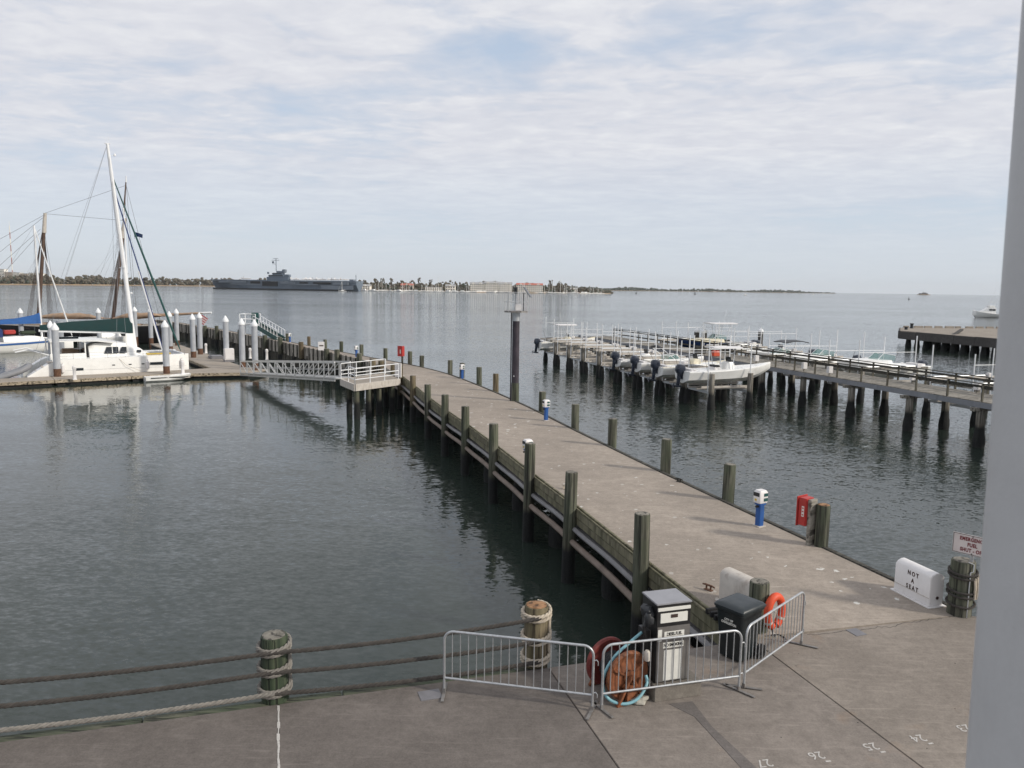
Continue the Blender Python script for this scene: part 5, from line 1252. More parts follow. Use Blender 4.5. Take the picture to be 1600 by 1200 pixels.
M_ = Matrix.Translation(fl) @ Matrix.Rotation(rad(-35), 4, 'Y') @ Matrix.Translation(-fl); fo.matrix_local = M_
MB().box((fl.x - 0.25 + 0.55, 0.0, fl.z + 0.25), (0.45, 0.05, 0.5)).build('flag_canton', M_NAVY, t).matrix_local = M_
# burgee on the catamaran forestay
fb = far(216, 367, 76.0); t = thing('burgee', 'small dark blue flag flying high from the catamaran rigging', 'flag', fb[:])
MB().extr([(-0.35, 0.28), (0.0, 0.20), (0.40, 0.05), (0.36, -0.30), (0.0, -0.18), (-0.32, -0.20)], ((0, 0, 0), (1, 0.2, 0), (0, 0, 1), (-0.2, 1, 0), 0.02)).build('cloth', M_NAVY, t)
MB().tube([(-0.38, 0, -0.4), (-0.38, 0, 0.5)], 0.015, 5).build('halyard', M_WIRE, t)
# ================================================================== WALKWAY, BOAT LIFTS AND POWERBOATS ON THE RIGHT
WD = Vector((-0.2915, 0.9566)).normalized(); WN = Vector((WD.y, -WD.x)); WA = Vector((27.63, 43.5)); WZ = 2.75; WW = 3.5
WR = math.atan2(WN.y, WN.x)                 # heading of +t
def Wp(s, t, z=0.0): p = WA + WD * s + WN * t; return Vector((p.x, p.y, z))
t = thing('timber_walkway', 'long grey timber walkway with dark rails between the boat lifts', 'walkway')
S0, S1 = -26.0, 60.0
pk = MB().box((0, 0, 0), (0.196, WW - 0.02, 0.045)).mesh('plank', M_GREYW)
s = -2.0; k = 0; random.seed(21)
wrz = math.atan2(WD.y, WD.x)
while s < S1:
    o = link('plank', pk, t, Wp(s, WW / 2 + random.uniform(-0.015, 0.015), WZ - 0.022 + random.uniform(-0.004, 0.004))[:], wrz + random.uniform(-0.004, 0.004)); s += 0.21
rest = MB(); s = S0
while s < -2.1: c = Wp(s, WW / 2, WZ - 0.022); rest.box(c[:], (0.196, WW - 0.02, 0.045), wrz); s += 0.21
rest.build('planking', M_GREYW, t)['kind'] = 'stuff'
for off in (0.0, WW):
    for a in range(int(S0), int(S1), 5):
        MB().beam(Wp(a + 0.01, off, WZ - 0.21), Wp(a + 4.99, off, WZ - 0.21), 0.07, 0.32).build('fascia_board', M_FASC, t, bevel=0.006)
for off in (0.7, 1.75, 2.8): MB().beam(Wp(S0, off, WZ - 0.2), Wp(S1, off, WZ - 0.2), 0.1, 0.28).build('joist', M_RAILW, t)
def rail_line(off, a0, a1, step):
    n = round((a1 - a0) / step)
    for i in range(n + 1):
        c = Wp(a0 + (a1 - a0) * i / n, off, 0); MB().beam((c.x, c.y, WZ - 0.36), (c.x, c.y, WZ + 1.02), 0.10, 0.10).build('rail_post', M_POSTW, t)
        if i < n:
            b0, b1 = a0 + (a1 - a0) * i / n, a0 + (a1 - a0) * (i + 1) / n
            MB().beam(Wp(b0 + 0.005, off, WZ + 1.045), Wp(b1 - 0.005, off, WZ + 1.045), 0.20, 0.045).build('rail_cap', M_RAILW, t)
            ofi = off + (0.07 if off < 1 else -0.07)
            MB().beam(Wp(b0, ofi, WZ + 0.86), Wp(b1, ofi, WZ + 0.86), 0.04, 0.14).build('rail_board', M_RAILW, t)
            if off > 1: MB().beam(Wp(b0, ofi, WZ + 0.34), Wp(b1, ofi, WZ + 0.34), 0.04, 0.14).build('rail_board', M_RAILW, t)
rail_line(WW - 0.08, S0, S1, 2.45); rail_line(0.08, S0, 20.5, 2.45)
pm = {}
def lift_pile_mb(r, ztop, sq=True):
    prof = [(r * 0.95, -3), (r * 1.1, -0.6), (r * 1.32, 0.0), (r * 1.42, 0.28), (r * 1.3, 0.62), (r * 1.12, 0.85), (r, 1.15), (r * 0.98, ztop)]
    return MB().lathe(prof, (0, 0, 0), 10, 0.05)
for i in range(-4, 12):
    s_ = 6.4 + 5.35 * i
    for off in (0.25, WW - 0.25):
        c = Wp(s_, off); lift_pile_mb(0.24, WZ - 0.55).build('pile', M_LIFTP, t, (c.x, c.y, 0), random.uniform(0, 6), smooth=True)
    MB().beam(Wp(s_, -0.45, WZ - 0.47), Wp(s_, WW + 0.45, WZ - 0.47), 0.28, 0.2).build('cap_beam', M_GREYW, t)

def boat_lift(s0, t0, t1, wdt, label, beams=True):
    c = Wp(s0, (t0 + t1) / 2)
    L = t1 - t0
    b = thing('boat_lift', label, 'boat lift', c[:], WR, 'boat lifts beside the walkway')
    for x in (-L / 2, L / 2):
        for y in (-wdt / 2, wdt / 2):
            lift_pile_mb(0.21, 2.72).build('pile', M_LIFTP, b, (x, y, 0), random.uniform(0, 6), smooth=True)
    for y in ((-wdt / 2, wdt / 2) if beams else (wdt / 2,)):
        MB().beam((-L / 2 - 0.7, y, 2.83), (L / 2 + 1.2, y, 2.83), 0.14, 0.2).build('top_beam', M_WDIRTY if y > 0 else M_GREYW, b)
        MB().tube([(-L / 2, y, 2.98), (L / 2, y, 2.98)], 0.05, 8).build('cable_shaft', M_GALV, b)
        MB().box((L / 2 + 0.2, y, 3.0), (0.4, 0.28, 0.3)).build('motor_box', M_WPAINT, b, bevel=0.02)
    zb = 1.5
    for x in (-L / 2, L / 2):
        MB().beam((x, -wdt / 2 + 0.2, zb - 0.22), (x, wdt / 2 - 0.2, zb - 0.22), 0.14, 0.22).build('cradle_beam', M_GALV, b)
        for y in (-wdt / 2 + 0.25, wdt / 2 - 0.25): MB().tube([(x, y, zb - 0.2), (x, y, 2.85)], 0.012, 5).build('cable', M_WIRE, b)
    for y in (-0.6, 0.6): MB().beam((-L / 2 - 0.6, y, zb - 0.06), (L / 2 + 0.8, y, zb - 0.06), 0.12, 0.10).build('bunk', M_WDIRTY, b)
    for x in (-L / 2 - 0.15, L / 2 + 0.15):
        for y in (-wdt / 2 + 0.28, wdt / 2 - 0.28):
            tl = random.uniform(-0.06, 0.06); hh = random.uniform(4.9, 5.5)
            MB().tube([(x, y, zb - 0.2), (x + tl, y + tl * 0.5, hh)], 0.042, 8).build('guide_pole', M_PVC, b, smooth=True)
    for y in (-wdt / 2 + 0.28, wdt / 2 - 0.28):
        if random.random() < 0.75:
            zz = random.uniform(3.7, 4.8); MB().tube([(-L / 2 - 0.15, y, zz), (L / 2 + 0.15, y, zz)], 0.022, 6).build('pipe_rail', M_PVC, b, smooth=True)
    if beams:
        for x in (-L / 2, L / 2): MB().beam((x, -wdt / 2, 2.62), (x, wdt / 2, 2.62), 0.10, 0.14).build('cross_beam', M_GREYW, b)
    for y in (-0.95, 0.95): MB().beam((-L / 2 - 0.4, y, zb + 0.12), (L / 2 + 0.6, y, zb + 0.12), 0.10, 0.14).build('carpeted_bunk', M_WDIRTY, b)
    return b
near_lab = ['boat lift holding the nearest white center console boat', 'boat lift under the second boat with black outboard', 'boat lift under the white boat with the black folded canopy',
            'boat lift under the low skiff with a dark outboard', 'empty boat lift just beyond the low skiff', 'empty boat lift in the middle of the near row',
            'empty boat lift two bays short of the far end', 'empty boat lift one bay short of the far end', 'boat lift at the far left end under the hard top boat']
NS = [17.0 + 1.8 + 4.28 * k for k in range(9)]
for k, s_ in enumerate(NS): boat_lift(s_, -7.95, -4.6, 3.5, near_lab[k], k != 0)
FS = [(8.6, 'boat lift hidden partly by the near railing right of the cuddy boat'), (19.4, 'boat lift under the white cuddy cruiser with green windshield'), (25.4, 'boat lift under the white boat behind the walkway railing'),
      (31.4, 'boat lift under the boat with the black arched canopy'), (37.4, 'empty boat lift right of the navy hulled boat'), (43.2, 'boat lift under the navy hulled boat'), (49.5, 'empty boat lift on the far side left of the navy boat')]
for s_, lab in FS: boat_lift(s_, 6.0, 11.4, 4.1, lab)

# ---- powerboats
def powerboat(name, label, s_, tc_, L, B, hull_mat=M_WHITE, flip=False, zk=1.55, top=None, ob=1, console=True, canopy=None, windshield=False, cabin=False, fb=1.25, inner=M_WHITE, stripe=None):
    """local +x is the bow"""
    c = Wp(s_, tc_, zk); b = thing(name, label, 'motor boat', c[:], WR + (math.pi if flip else 0), 'motor boats on the lifts')
    st = []
    fr = [0, 0.08, 0.25, 0.45, 0.6, 0.72, 0.83, 0.92, 0.98, 1.0]
    def hb(f): return B / 2 * (0.90 + 0.10 * min(1, f / 0.3)) * max(0.015, 1 - max(0, (f - 0.42) / 0.58) ** 2.3)
    def sh(f): return fb * (0.80 + 0.10 * f + 0.30 * f ** 2.4)
    def kl(f): return 0.0 if f < 0.62 else fb * 0.86 * ((f - 0.62) / 0.38) ** 2.2
    for f in fr:
        x = -L / 2 + L * f; w_ = hb(f); k_, s2_ = kl(f), sh(f); ch = k_ + (s2_ - k_) * (0.30 + 0.1 * f)
        st.append((x + (0.25 * f ** 4), [(0.01, k_), (w_ * 0.80, ch), (w_ * 0.86, ch + 0.03), (w_, s2_ - 0.10), (w_ * 1.015, s2_ - 0.06), (w_, s2_)]))
    h = hull_mb(st).build('hull', hull_mat, b, smooth=True)
    if stripe:
        for sg in (-1, 1):
            o = MB(); P_ = [(x, sg * (pr_[3][0] + 0.012), pr_[3][1] - 0.12) for x, pr_ in st]
            for a_, b_ in zip(P_[:-1], P_[1:]): o.beam(a_, b_, 0.012, 0.08)
            o.build('stripe', stripe, h)
    # gunwale, cockpit and foredeck as one inner liner
    rings = []
    for f in fr:
        x = -L / 2 + L * f + 0.25 * f ** 4; w_ = hb(f); z = sh(f); wi = max(0.01, w_ - 0.22)
        zi = z - (0.55 if 0.05 < f < (0.45 if cabin else 0.80) else 0.0 if f > 0.8 or cabin and f > 0.5 else 0.3)
        rings.append([(x, -w_, z), (x, -wi, z + 0.03), (x, -wi * 0.96, zi + 0.03), (x, 0, zi + (0.10 if zi >= z - 0.05 else 0.03)), (x, wi * 0.96, zi + 0.03), (x, wi, z + 0.03), (x, w_, z)])
    MB().loft(rings, cap=False, closed=False).build('deck', inner, b, smooth=True)
    sole = sh(0.4) - 0.52
    if cabin:
        MB().loft([[(x, -w_, z0), (x, -w_ * 0.8, z), (x, w_ * 0.8, z), (x, w_, z0)] for x, w_, z, z0 in ((-0.02 * L, hb(.5) - .15, sh(.5) + 0.42, sh(.5)), (0.22 * L, hb(.72) - .12, sh(.7) + 0.34, sh(.7)), (0.42 * L, hb(.92) * .6, sh(.9) + 0.06, sh(.9)))]).build('cuddy_cabin', inner, b, smooth=True)
    if windshield:
        x0 = 0.02 * L if cabin else 0.05 * L; w_ = B / 2 - 0.35; zb_ = (sh(.5) + 0.40) if cabin else sh(.5) + 0.05
        ws = MB().loft([[(x0 + 0.75, -w_ * 0.55, zb_), (x0 + 0.1, -w_ * 0.50, zb_ + 0.55)], [(x0 + 0.75, w_ * 0.55, zb_), (x0 + 0.1, w_ * 0.50, zb_ + 0.55)]], cap=False, closed=False)
        for sg in (-1, 1): ws.loft([[(x0 + 0.75, sg * w_ * 0.55, zb_), (x0 + 0.1, sg * w_ * 0.50, zb_ + 0.55)], [(x0 - 0.7, sg * w_ * 0.95, zb_ - 0.05), (x0 - 0.75, sg * w_ * 0.88, zb_ + 0.40)]], cap=False, closed=False)
        wo = ws.build('windshield', M_TEALG, b)
        o = MB(); o.tube([(x0 - 0.75, -w_ * 0.88, zb_ + 0.40), (x0 + 0.1, -w_ * 0.5, zb_ + 0.56), (x0 + 0.1, w_ * 0.5, zb_ + 0.56), (x0 - 0.75, w_ * 0.88, zb_ + 0.40)], 0.025, 6)
        for sg in (-1, 1): o.tube([(x0 + 0.75, sg * w_ * 0.55, zb_), (x0 + 0.1, sg * w_ * 0.5, zb_ + 0.56)], 0.025, 6)
        o.build('windshield_frame', M_PVC, wo)
    if console:
        co = MB().loft([rrect(0.85, 0.95, sole, 0.1), rrect(0.75, 0.85, sole + 0.95, 0.12), rrect(0.45, 0.75, sole + 1.08, 0.1)]).build('console', inner, b, (0.02 * L, 0, 0), smooth=True)
        MB().extr([(0, 0), (0.1, 0.42), (0.13, 0.42), (0.05, 0)], ((0.02 * L + 0.12, 0, sole + 1.05), (-1, 0, 0), (0, 0, 1), (0, 1, 0), 0.72)).build('console_screen', M_TINT, b)
        sb = MB(); sb.box((-0.13 * L, 0, sole + 0.35), (0.55, 0.95, 0.7)); sb.build('leaning_post', M_WPAINT, b, bevel=0.05)
        MB().box((-0.13 * L, 0, sole + 0.78), (0.5, 0.95, 0.14)).build('seat_cushion', M_BLACK if top else M_WPAINT, b, bevel=0.05)
    if top:
        tl, tw_, tzz, tmat = top
        x0 = -0.03 * L
        MB().loft([[(x, y * k_, tzz + 0.06 * (1 - (2 * y / tw_) ** 2)) for y in (-tw_ / 2, -tw_ / 4, 0, tw_ / 4, tw_ / 2)] + [(x, y * k_, tzz - 0.07) for y in (tw_ / 2, 0.0, -tw_ / 2)] for x, k_ in ((x0 - tl / 2, 0.85), (x0 - tl / 2 + 0.15, 1), (x0 + tl / 2 - 0.3, 1), (x0 + tl / 2, 0.75))]).build('hard_top', tmat, b, smooth=True)
        for sx2 in (-1, 1):
            for sy2 in (-1, 1): MB().tube([(x0 + sx2 * 0.45, sy2 * 0.55, sole), (x0 + sx2 * (0.55 if sx2 > 0 else 0.8), sy2 * tw_ * 0.36, tzz - 0.05)], 0.03, 6).build('top_leg', M_PVC, b, smooth=True)
        o = MB(); o.tube([(x0 - 0.3, 0.3, tzz), (x0 - 0.5, 0.35, tzz + 1.5)], 0.012, 5); o.build('antenna', M_PVC, b)
    if canopy == 'folded':
        MB().tube([(-0.20 * L, -B * 0.42, sh(0.3) + 1.25), (-0.20 * L, 0, sh(0.3) + 1.40), (-0.20 * L, B * 0.42, sh(0.3) + 1.25)], 0.12, 8).build('folded_canopy', M_BLACK, b, smooth=True)
        for sg in (-1, 1): MB().tube([(-0.20 * L, sg * B * 0.42, sh(0.3) + 1.25), (0.05 * L, sg * B * 0.45, sh(0.5))], 0.03, 6).build('canopy_bow', M_PVC, b)
    if canopy == 'arched':
        MB().loft([[(x, y, sh(0.3) + 1.15 + 0.18 * (1 - ((x + 0.15 * L) / 1.3) ** 2) + 0.1 * (1 - (2 * y / B) ** 2) + dz) for y in (-B * 0.42, 0, B * 0.42)] + [(x, y, sh(0.3) + 1.12 + 0.18 * (1 - ((x + 0.15 * L) / 1.3) ** 2) + 0.1 * (1 - (2 * y / B) ** 2)) for y in (B * 0.42, 0, -B * 0.42)] for x, dz in ((-0.15 * L - 1.3, 0.05), (-0.15 * L - 0.5, 0.05), (-0.15 * L + 0.5, 0.05), (-0.15 * L + 1.3, 0.05))]).build('canopy', M_BLACK, b, smooth=True)
        for sg in (-1, 1):
            for x in (-1, 1): MB().tube([(-0.15 * L + x, sg * B * 0.42, sh(0.3) + 1.2), (-0.15 * L, sg * B * 0.45, sh(0.4))], 0.02, 5).build('canopy_bow', M_PVC, b)
    for j in range(ob):
        y = (j - (ob - 1) / 2) * 0.62
        e = thing('outboard', None, None); e.parent = b; e.location = (-L / 2 - 0.32, y, 0.0); e.rotation_euler = (0, rad(8), 0); e.scale = (1.1, 1.25, 1.0)
        MB().loft([rrect(0.42, 0.34, 0.75, 0.1), rrect(0.66, 0.44, 0.92, 0.14), rrect(0.68, 0.46, 1.22, 0.16), rrect(0.52, 0.38, 1.42, 0.14), rrect(0.25, 0.22, 1.47, 0.08)]).build('cowling', M_GREYOB, e, smooth=True)
        MB().loft([rrect(0.34, 0.20, 0.76, 0.06), rrect(0.26, 0.12, 0.2, 0.04), rrect(0.24, 0.09, -0.2, 0.03)]).build('leg', M_GREYOB, e, smooth=True)
        lo = MB(); lo.ball((0.02, 0, -0.22), (0.36, 0.09, 0.09), 8, 6); lo.box((-0.08, 0, -0.02), (0.42, 0.24, 0.02))
        for q_ in range(3): a_ = 2 * math.pi * q_ / 3; lo.beam((-0.36, 0, -0.22), (-0.36, 0.2 * math.cos(a_), -0.22 + 0.2 * math.sin(a_)), 0.10, 0.02, (1, 0, 0))
        lo.build('gearcase', M_GREYOB, e, smooth=True); MB().box((0.28, 0, 0.55), (0.2, 0.26, 0.4)).build('bracket', M_GREYOB, e)
    # bench, tackle box and cleats in the cockpit
    MB().box((-L / 2 + 0.55, 0, sole + 0.42), (0.5, B * 0.62, 0.36)).build('stern_bench', M_WPAINT, b, bevel=0.05)
    if not cabin: MB().box((0.24 * L, 0, sole + 0.32), (0.75, B * 0.40, 0.5)).build('bow_seat', inner, b, bevel=0.06)
    for sg in (-1, 1):
        for f in (0.10, 0.42): MB().tube([(-L / 2 + L * f - 0.1, sg * (hb(f) - 0.1), sh(f) + 0.07), (-L / 2 + L * f + 0.1, sg * (hb(f) - 0.1), sh(f) + 0.07)], 0.02, 6).build('deck_cleat', M_GALV, b)
        rd = random.uniform(0.7, 1.5); MB().tube([(-L * 0.30, sg * (hb(.2) - 0.12), sh(.2)), (-L * 0.30 - 0.4, sg * (hb(.2) - 0.05), sh(.2) + rd)], 0.014, 5).build('rod', M_RIG, b)
    rl = MB()
    for sg in (-1, 1):
        P_ = [(-L / 2 + L * f + 0.25 * f ** 4, sg * max(0.05, hb(f) - 0.12), sh(f) + (0.28 if f < 0.98 else 0.2)) for f in (0.55, 0.65, 0.75, 0.85, 0.93, 0.99)]
        if cabin or windshield: rl.tube(P_, 0.014, 5); [rl.tube([(p[0], p[1], p[2] - 0.28), p], 0.012, 5) for p in P_[::2]]
    if rl.v: rl.build('bow_rail', M_PVC, b)
    return b
powerboat('motor_boat', 'nearest white center console boat with white hard top and dark outboard', NS[0], -5.7, 7.6, 2.6, top=(2.5, 1.9, 2.75, M_WPAINT), ob=1, zk=1.85, fb=1.2)
powerboat('motor_boat', 'white open boat with dark outboard behind the nearest hard top boat', NS[1], -6.1, 6.6, 2.4, ob=1, zk=1.8, fb=1.1, inner=M_CREAM)
powerboat('motor_boat', 'white runabout with folded black canopy in the third lift', NS[2], -6.0, 6.4, 2.3, ob=1, console=False, windshield=True, canopy='folded', fb=1.05, zk=1.75)
powerboat('motor_boat', 'low white skiff with grey outboard left of the folded canopy boat', NS[3], -6.3, 5.6, 2.0, ob=1, fb=0.8, console=True, zk=1.75)
powerboat('motor_boat', 'white hard top boat on the lift at the far left end of the walkway', NS[8], -6.0, 7.0, 2.5, top=(2.6, 2.0, 3.1, M_WPAINT), ob=1, inner=M_CREAM)
powerboat('motor_boat', 'navy hulled boat with long white hard top across the walkway', FS[5][0], 8.6, 9.8, 3.0, hull_mat=M_NAVY, flip=True, top=(3.4, 2.3, 3.4, M_WPAINT), ob=2, windshield=True, cabin=True, inner=M_CREAM, fb=1.35, zk=1.9)
powerboat('motor_boat', 'white cuddy cruiser with green tinted windshield behind the walkway rail', FS[1][0], 9.7, 8.4, 2.8, flip=True, cabin=True, windshield=True, console=False, ob=1, fb=1.3, zk=1.8)
powerboat('motor_boat', 'white runabout just left of the green windshield cruiser', FS[2][0], 8.6, 7.4, 2.6, flip=True, windshield=True, cabin=True, console=False, ob=1, fb=1.2, zk=1.75)
powerboat('motor_boat', 'white boat under a black arched canopy behind the walkway', FS[3][0], 8.6, 7.0, 2.5, flip=True, canopy='arched', windshield=True, console=True, ob=1, fb=1.15, zk=1.8)
# red fuel can and dock boxes on the walkway
c = Wp(30.5, 0.6, WZ); tk = thing('fuel_can', 'orange red fuel can on the walkway near the first lift', 'fuel can', c[:], WR)
MB().box((0, 0, 0.28), (0.7, 0.5, 0.52)).build('can', M_TANK, tk, bevel=0.05); MB().tube([(0.1, 0, 0.52), (0.1, 0, 0.62)], 0.06, 8).build('cap', M_BLACK, tk)
for i, (s_, t_, lab) in enumerate(((33.5, 0.7, 'dark dock chest beside the orange fuel can'),)):
    c = Wp(s_, t_, WZ); k_ = thing('dock_chest', lab, 'chest', c[:], WR); MB().box((0, 0, 0.3), (1.0, 0.6, 0.6)).build('chest', M_RAILW, k_, bevel=0.03); MB().box((0, 0, 0.63), (1.06, 0.66, 0.06)).build('lid', M_DARKW, k_, bevel=0.015)
for i, (s_, t_) in enumerate(((23.6, 0.35), (14.3, 0.35), (17.3, 0.4), (4.0, 3.1), (9.2, 3.1))):
    c = Wp(s_, t_, WZ); k_ = thing('power_box', 'small white power box on the walkway, %s' % ['just past the near rail end', 'second along the near rail', 'between two near rail posts', 'on the far rail nearest the column', 'on the far rail below the cuddy cruiser'][i], 'power box', c[:], WR, 'white power boxes on the walkway')
    MB().box((0, 0, 0.45), (0.38, 0.28, 0.5)).build('box', M_WPAINT, k_, bevel=0.02); MB().box((0, 0, 0.1), (0.1, 0.1, 0.2)).build('stem', M_GREYW, k_)
# steel piles with caps far side behind the navy boat
for px, y, lab in ((1089, 513, 'capped grey pile left of the navy boat top'), (1101, 514, 'capped grey pile nearest the navy boat windscreen'), (1189, 513, 'capped grey pile at the stern of the navy boat')):
    p = at(px, y, 4.6); q_ = thing('steel_pile', lab, 'pile', (p.x, p.y, 0), 0, 'capped piles behind the navy boat')
    MB().lathe([(0.3, -3), (0.3, 4.2)], (0, 0, 0), 12).build('shaft', M_OLDC, q_, smooth=True); MB().lathe([(0.34, 4.15), (0.34, 4.35), (0.05, 4.62)], (0, 0, 0), 12).build('cone_cap', M_PVC, q_, smooth=True)

# ---- derelict concrete pier on the right
t = thing('old_pier', 'derelict dark concrete pier with crumbling edge at the right', 'pier')
P1, P2 = at(1405, 540.5, 0).xy, at(1555, 557, 0).xy; dr = (P2 - P1).normalized(); P3 = P1 + dr * 45
q1 = P1; poly = [P1, P3, P3 + Vector((34, 6)), Vector((104, 148)), Vector((P1.x + 6.0, P1.y + 12.0))]
OZ = 2.62
MB().prism([q2(p) for p in poly], OZ - 0.5, OZ).build('deck', M_OLDTOP, t)
nrm_ = Vector((dr.y, -dr.x)); nrm_ = nrm_ if nrm_.x < 0 else -nrm_
random.seed(9)
for k in range(11):
    a = P1 + dr * (k * 4.1) + nrm_ * random.uniform(0.08, 0.2); b_ = P1 + dr * (k * 4.1 + 4.06) + nrm_ * random.uniform(0.08, 0.2)
    zt_ = OZ + random.uniform(-0.18, 0.10); MB().beam((a.x, a.y, (zt_ + 1.25) / 2), (b_.x, b_.y, (zt_ + 1.25) / 2), 0.35, zt_ - 1.25).build('edge_beam', M_OLDC, t, bevel=0.05)
a = P1 + nrm_ * 0.2; b_ = Vector((P1.x + 6.0, P1.y + 12.0)); MB().beam((a.x, a.y, 1.95), (b_.x, b_.y, 1.95), 0.35, 1.3).build('edge_beam', M_OLDC, t, bevel=0.05)
for k in range(22):
    for r_w in (0.8, 5.0):
        c = P1 + dr * (1.2 + k * 2.0) - nrm_ * r_w; MB().lathe([(0.42, -3), (0.5, 0.2), (0.42, 0.7), (0.38, 1.4)], (c.x, c.y, 0), 8, 0.08).build('pile', M_CPILE, t, smooth=True)
e0, e1 = Vector((P1.x + 6.6, P1.y + 12.0)), Vector((104, 147.3))
for k in range(15):
    a = e0.lerp(e1, k / 15); b_ = e0.lerp(e1, (k + random.choice((0.5, 0.7, 0.85))) / 15); MB().beam((a.x, a.y, OZ + 0.17), (b_.x, b_.y, OZ + 0.17), 0.3, 0.34).build('kerb_block', M_OLDTOP, t)
for dx, dy, h_ in ((3.0, 4.0, 0.5), (6.8, 9.5, 0.9)): MB().lathe([(0.3, 0), (0.25, h_ * .7), (0.38, h_)], (P1.x + dx, P1.y + dy, OZ), 8).build('iron_bollard', M_BOOT, t)
c = P1 + dr * 11.5; MB().beam((c.x, c.y, OZ - 0.25), (c.x + 5, c.y + 6, OZ + 0.55), 0.5, 0.25).build('fallen_beam', M_OLDC, t)

# ---- motor yacht under way at the right
yp = at(1523, 496, 0); t = thing('motor_yacht', 'white sport fishing yacht with outriggers passing at the far right', 'yacht', (yp.x + 5.9, yp.y + 1.0, 0), rad(176)); t.scale = (0.66, 0.8, 1.0)
st = []
for f in (0, 0.15, 0.4, 0.6, 0.75, 0.88, 0.96, 1.0):
    x = -8.5 + 17 * f; b = 2.5 * max(0.02, 1 - max(0, (f - 0.4) / 0.6) ** 2.2); s_ = 1.3 + 0.35 * f + 1.1 * f ** 2.5
    st.append((x + f ** 4 * 0.8, [(0.02, -0.4 if f < 0.9 else (f - 0.9) * 18), (b * 0.75, 0.2 + f * 0.5), (b, s_), (b * 0.9, s_ + 0.05), (0.001, s_ + 0.12)]))
hull_mb(st).build('hull', M_WHITE, t, smooth=True)
hs = MB().loft([[(x, -w_, z0), (x, -w_ * 0.88, z), (x, w_ * 0.88, z), (x, w_, z0)] for x, w_, z, z0 in ((-3.0, 2.0, 3.9, 1.6), (1.0, 1.9, 3.9, 1.7), (3.4, 1.4, 2.9, 1.9), (5.2, 0.9, 2.5, 2.2))]).build('deckhouse', M_WHITE, t, smooth=True)
MB().loft([[(x, -w_ - 0.03, z0), (x, -w_, z), (x, w_, z), (x, w_ + 0.03, z0)] for x, w_, z, z0 in ((-2.6, 1.93, 3.4, 2.7), (0.9, 1.86, 3.4, 2.75))]).build('window_band', M_TINT, hs)
MB().box((-1.0, 0, 4.3), (3.4, 2.6, 0.8)).build('flybridge', M_WHITE, t, bevel=0.15); MB().box((-1.2, 0, 6.1), (3.0, 2.4, 0.12)).build('bridge_top', M_WHITE, t, bevel=0.04)
for x in (-2.4, 0): 
    for y in (-1.0, 1.0): MB().tube([(x, y, 4.6), (x, y, 6.05)], 0.04, 5).build('top_leg', M_PVC, t)
for y in (-1, 1): MB().tube([(-0.4, y * 2.0, 2.4), (-4.8, y * 3.0, 11.2)], 0.05, 5).build('outrigger', M_PVC, t)
MB().tube([(-1, 0, 6.1), (-1.3, 0, 8.2)], 0.03, 5).build('antenna', M_PVC, t)
# ================================================================== FAR SHORE
random.seed(31)
def gx(px, Y): d = ray(px, 450); return d.x * Y / d.y
def shore_line(pts): return [(gx(px, Y), Y) for px, Y in pts]
def land(name, front, depth, h, mat):
    n = len(front); vs = []
    for (x, y) in front: vs += [(x, y, -0.5), (x, y + 2, 0.7), (x, y + depth * 0.3, h), (x, y + depth, h * 0.6), (x, y + depth, -0.5)]
    fs = []
    for i in range(n - 1):
        for k in range(4): fs.append((i * 5 + k, (i + 1) * 5 + k, (i + 1) * 5 + k + 1, i * 5 + k + 1))
    return tag(MB().add(vs, fs).build(name, mat), kind='structure')
lf_ = shore_line([(-120, 1420), (0, 1520), (80, 1650), (160, 1850), (250, 2050), (345, 2250), (420, 2400)])
land('left_shore', lf_, 260, 2.2, M_SAND)
rf_ = shore_line([(545, 1330), (620, 1330), (700, 1330), (780, 1330), (860, 1340), (905, 1420), (955, 1500)])
land('right_shore', rf_, 200, 1.8, M_SAND)
ff_ = shore_line([(850, 3600), (930, 4200), (1000, 5000), (1100, 5600), (1200, 5800), (1305, 6000)])
land('distant_shore', ff_, 500, 3.0, M_SAND)
def wood(name, front, y0, y1, n, r0, r1, h0, h1, mat, prof=lambda f: 1.0, kind='stuff', skip=None):
    o = MB()
    for _ in range(n):
        f = random.random(); i = min(len(front) - 2, int(f * (len(front) - 1))); g_ = f * (len(front) - 1) - i
        x = front[i][0] + (front[i + 1][0] - front[i][0]) * g_; y = front[i][1] + (front[i + 1][1] - front[i][1]) * g_
        if skip and skip(f): continue
        d = random.uniform(y0, y1); x += x / y * d; r = random.uniform(r0, r1); hh = random.uniform(h0, h1) * prof(f)
        z = random.uniform(0.25, 1.0) * hh
        o.ball((x + random.uniform(-3, 3), y + d, z), (r * random.uniform(0.8, 1.3), r, r * random.uniform(0.6, 1.0)), 6, 4, 0.3)
    return tag(o.build(name, mat), kind=kind)
wood('left_woods', lf_, 25, 110, 1900, 2.0, 4.8, 7, 20, M_TREE, lambda f: 0.75 + 0.35 * abs(math.sin(f * 17)) + 0.25 * f)
wood('left_evergreens', lf_, 18, 90, 420, 1.6, 3.6, 5, 16, M_TREED, lambda f: 0.6 + 0.5 * abs(math.sin(f * 29 + 1)) + 0.2 * f)
wood('right_woods', rf_, 40, 150, 1700, 1.4, 3.4, 6, 17.5, M_TREE, lambda f: (0.85 + 0.3 * abs(math.sin(f * 23))) * (1.0 if f < 0.72 else max(0.25, 1 - (f - 0.72) * 2.6)))
wood('right_evergreens', rf_, 30, 140, 520, 1.2, 3.0, 4, 15, M_TREED, lambda f: (0.7 + 0.4 * abs(math.sin(f * 37))) * (1.0 if f < 0.72 else max(0.25, 1 - (f - 0.72) * 2.6)))
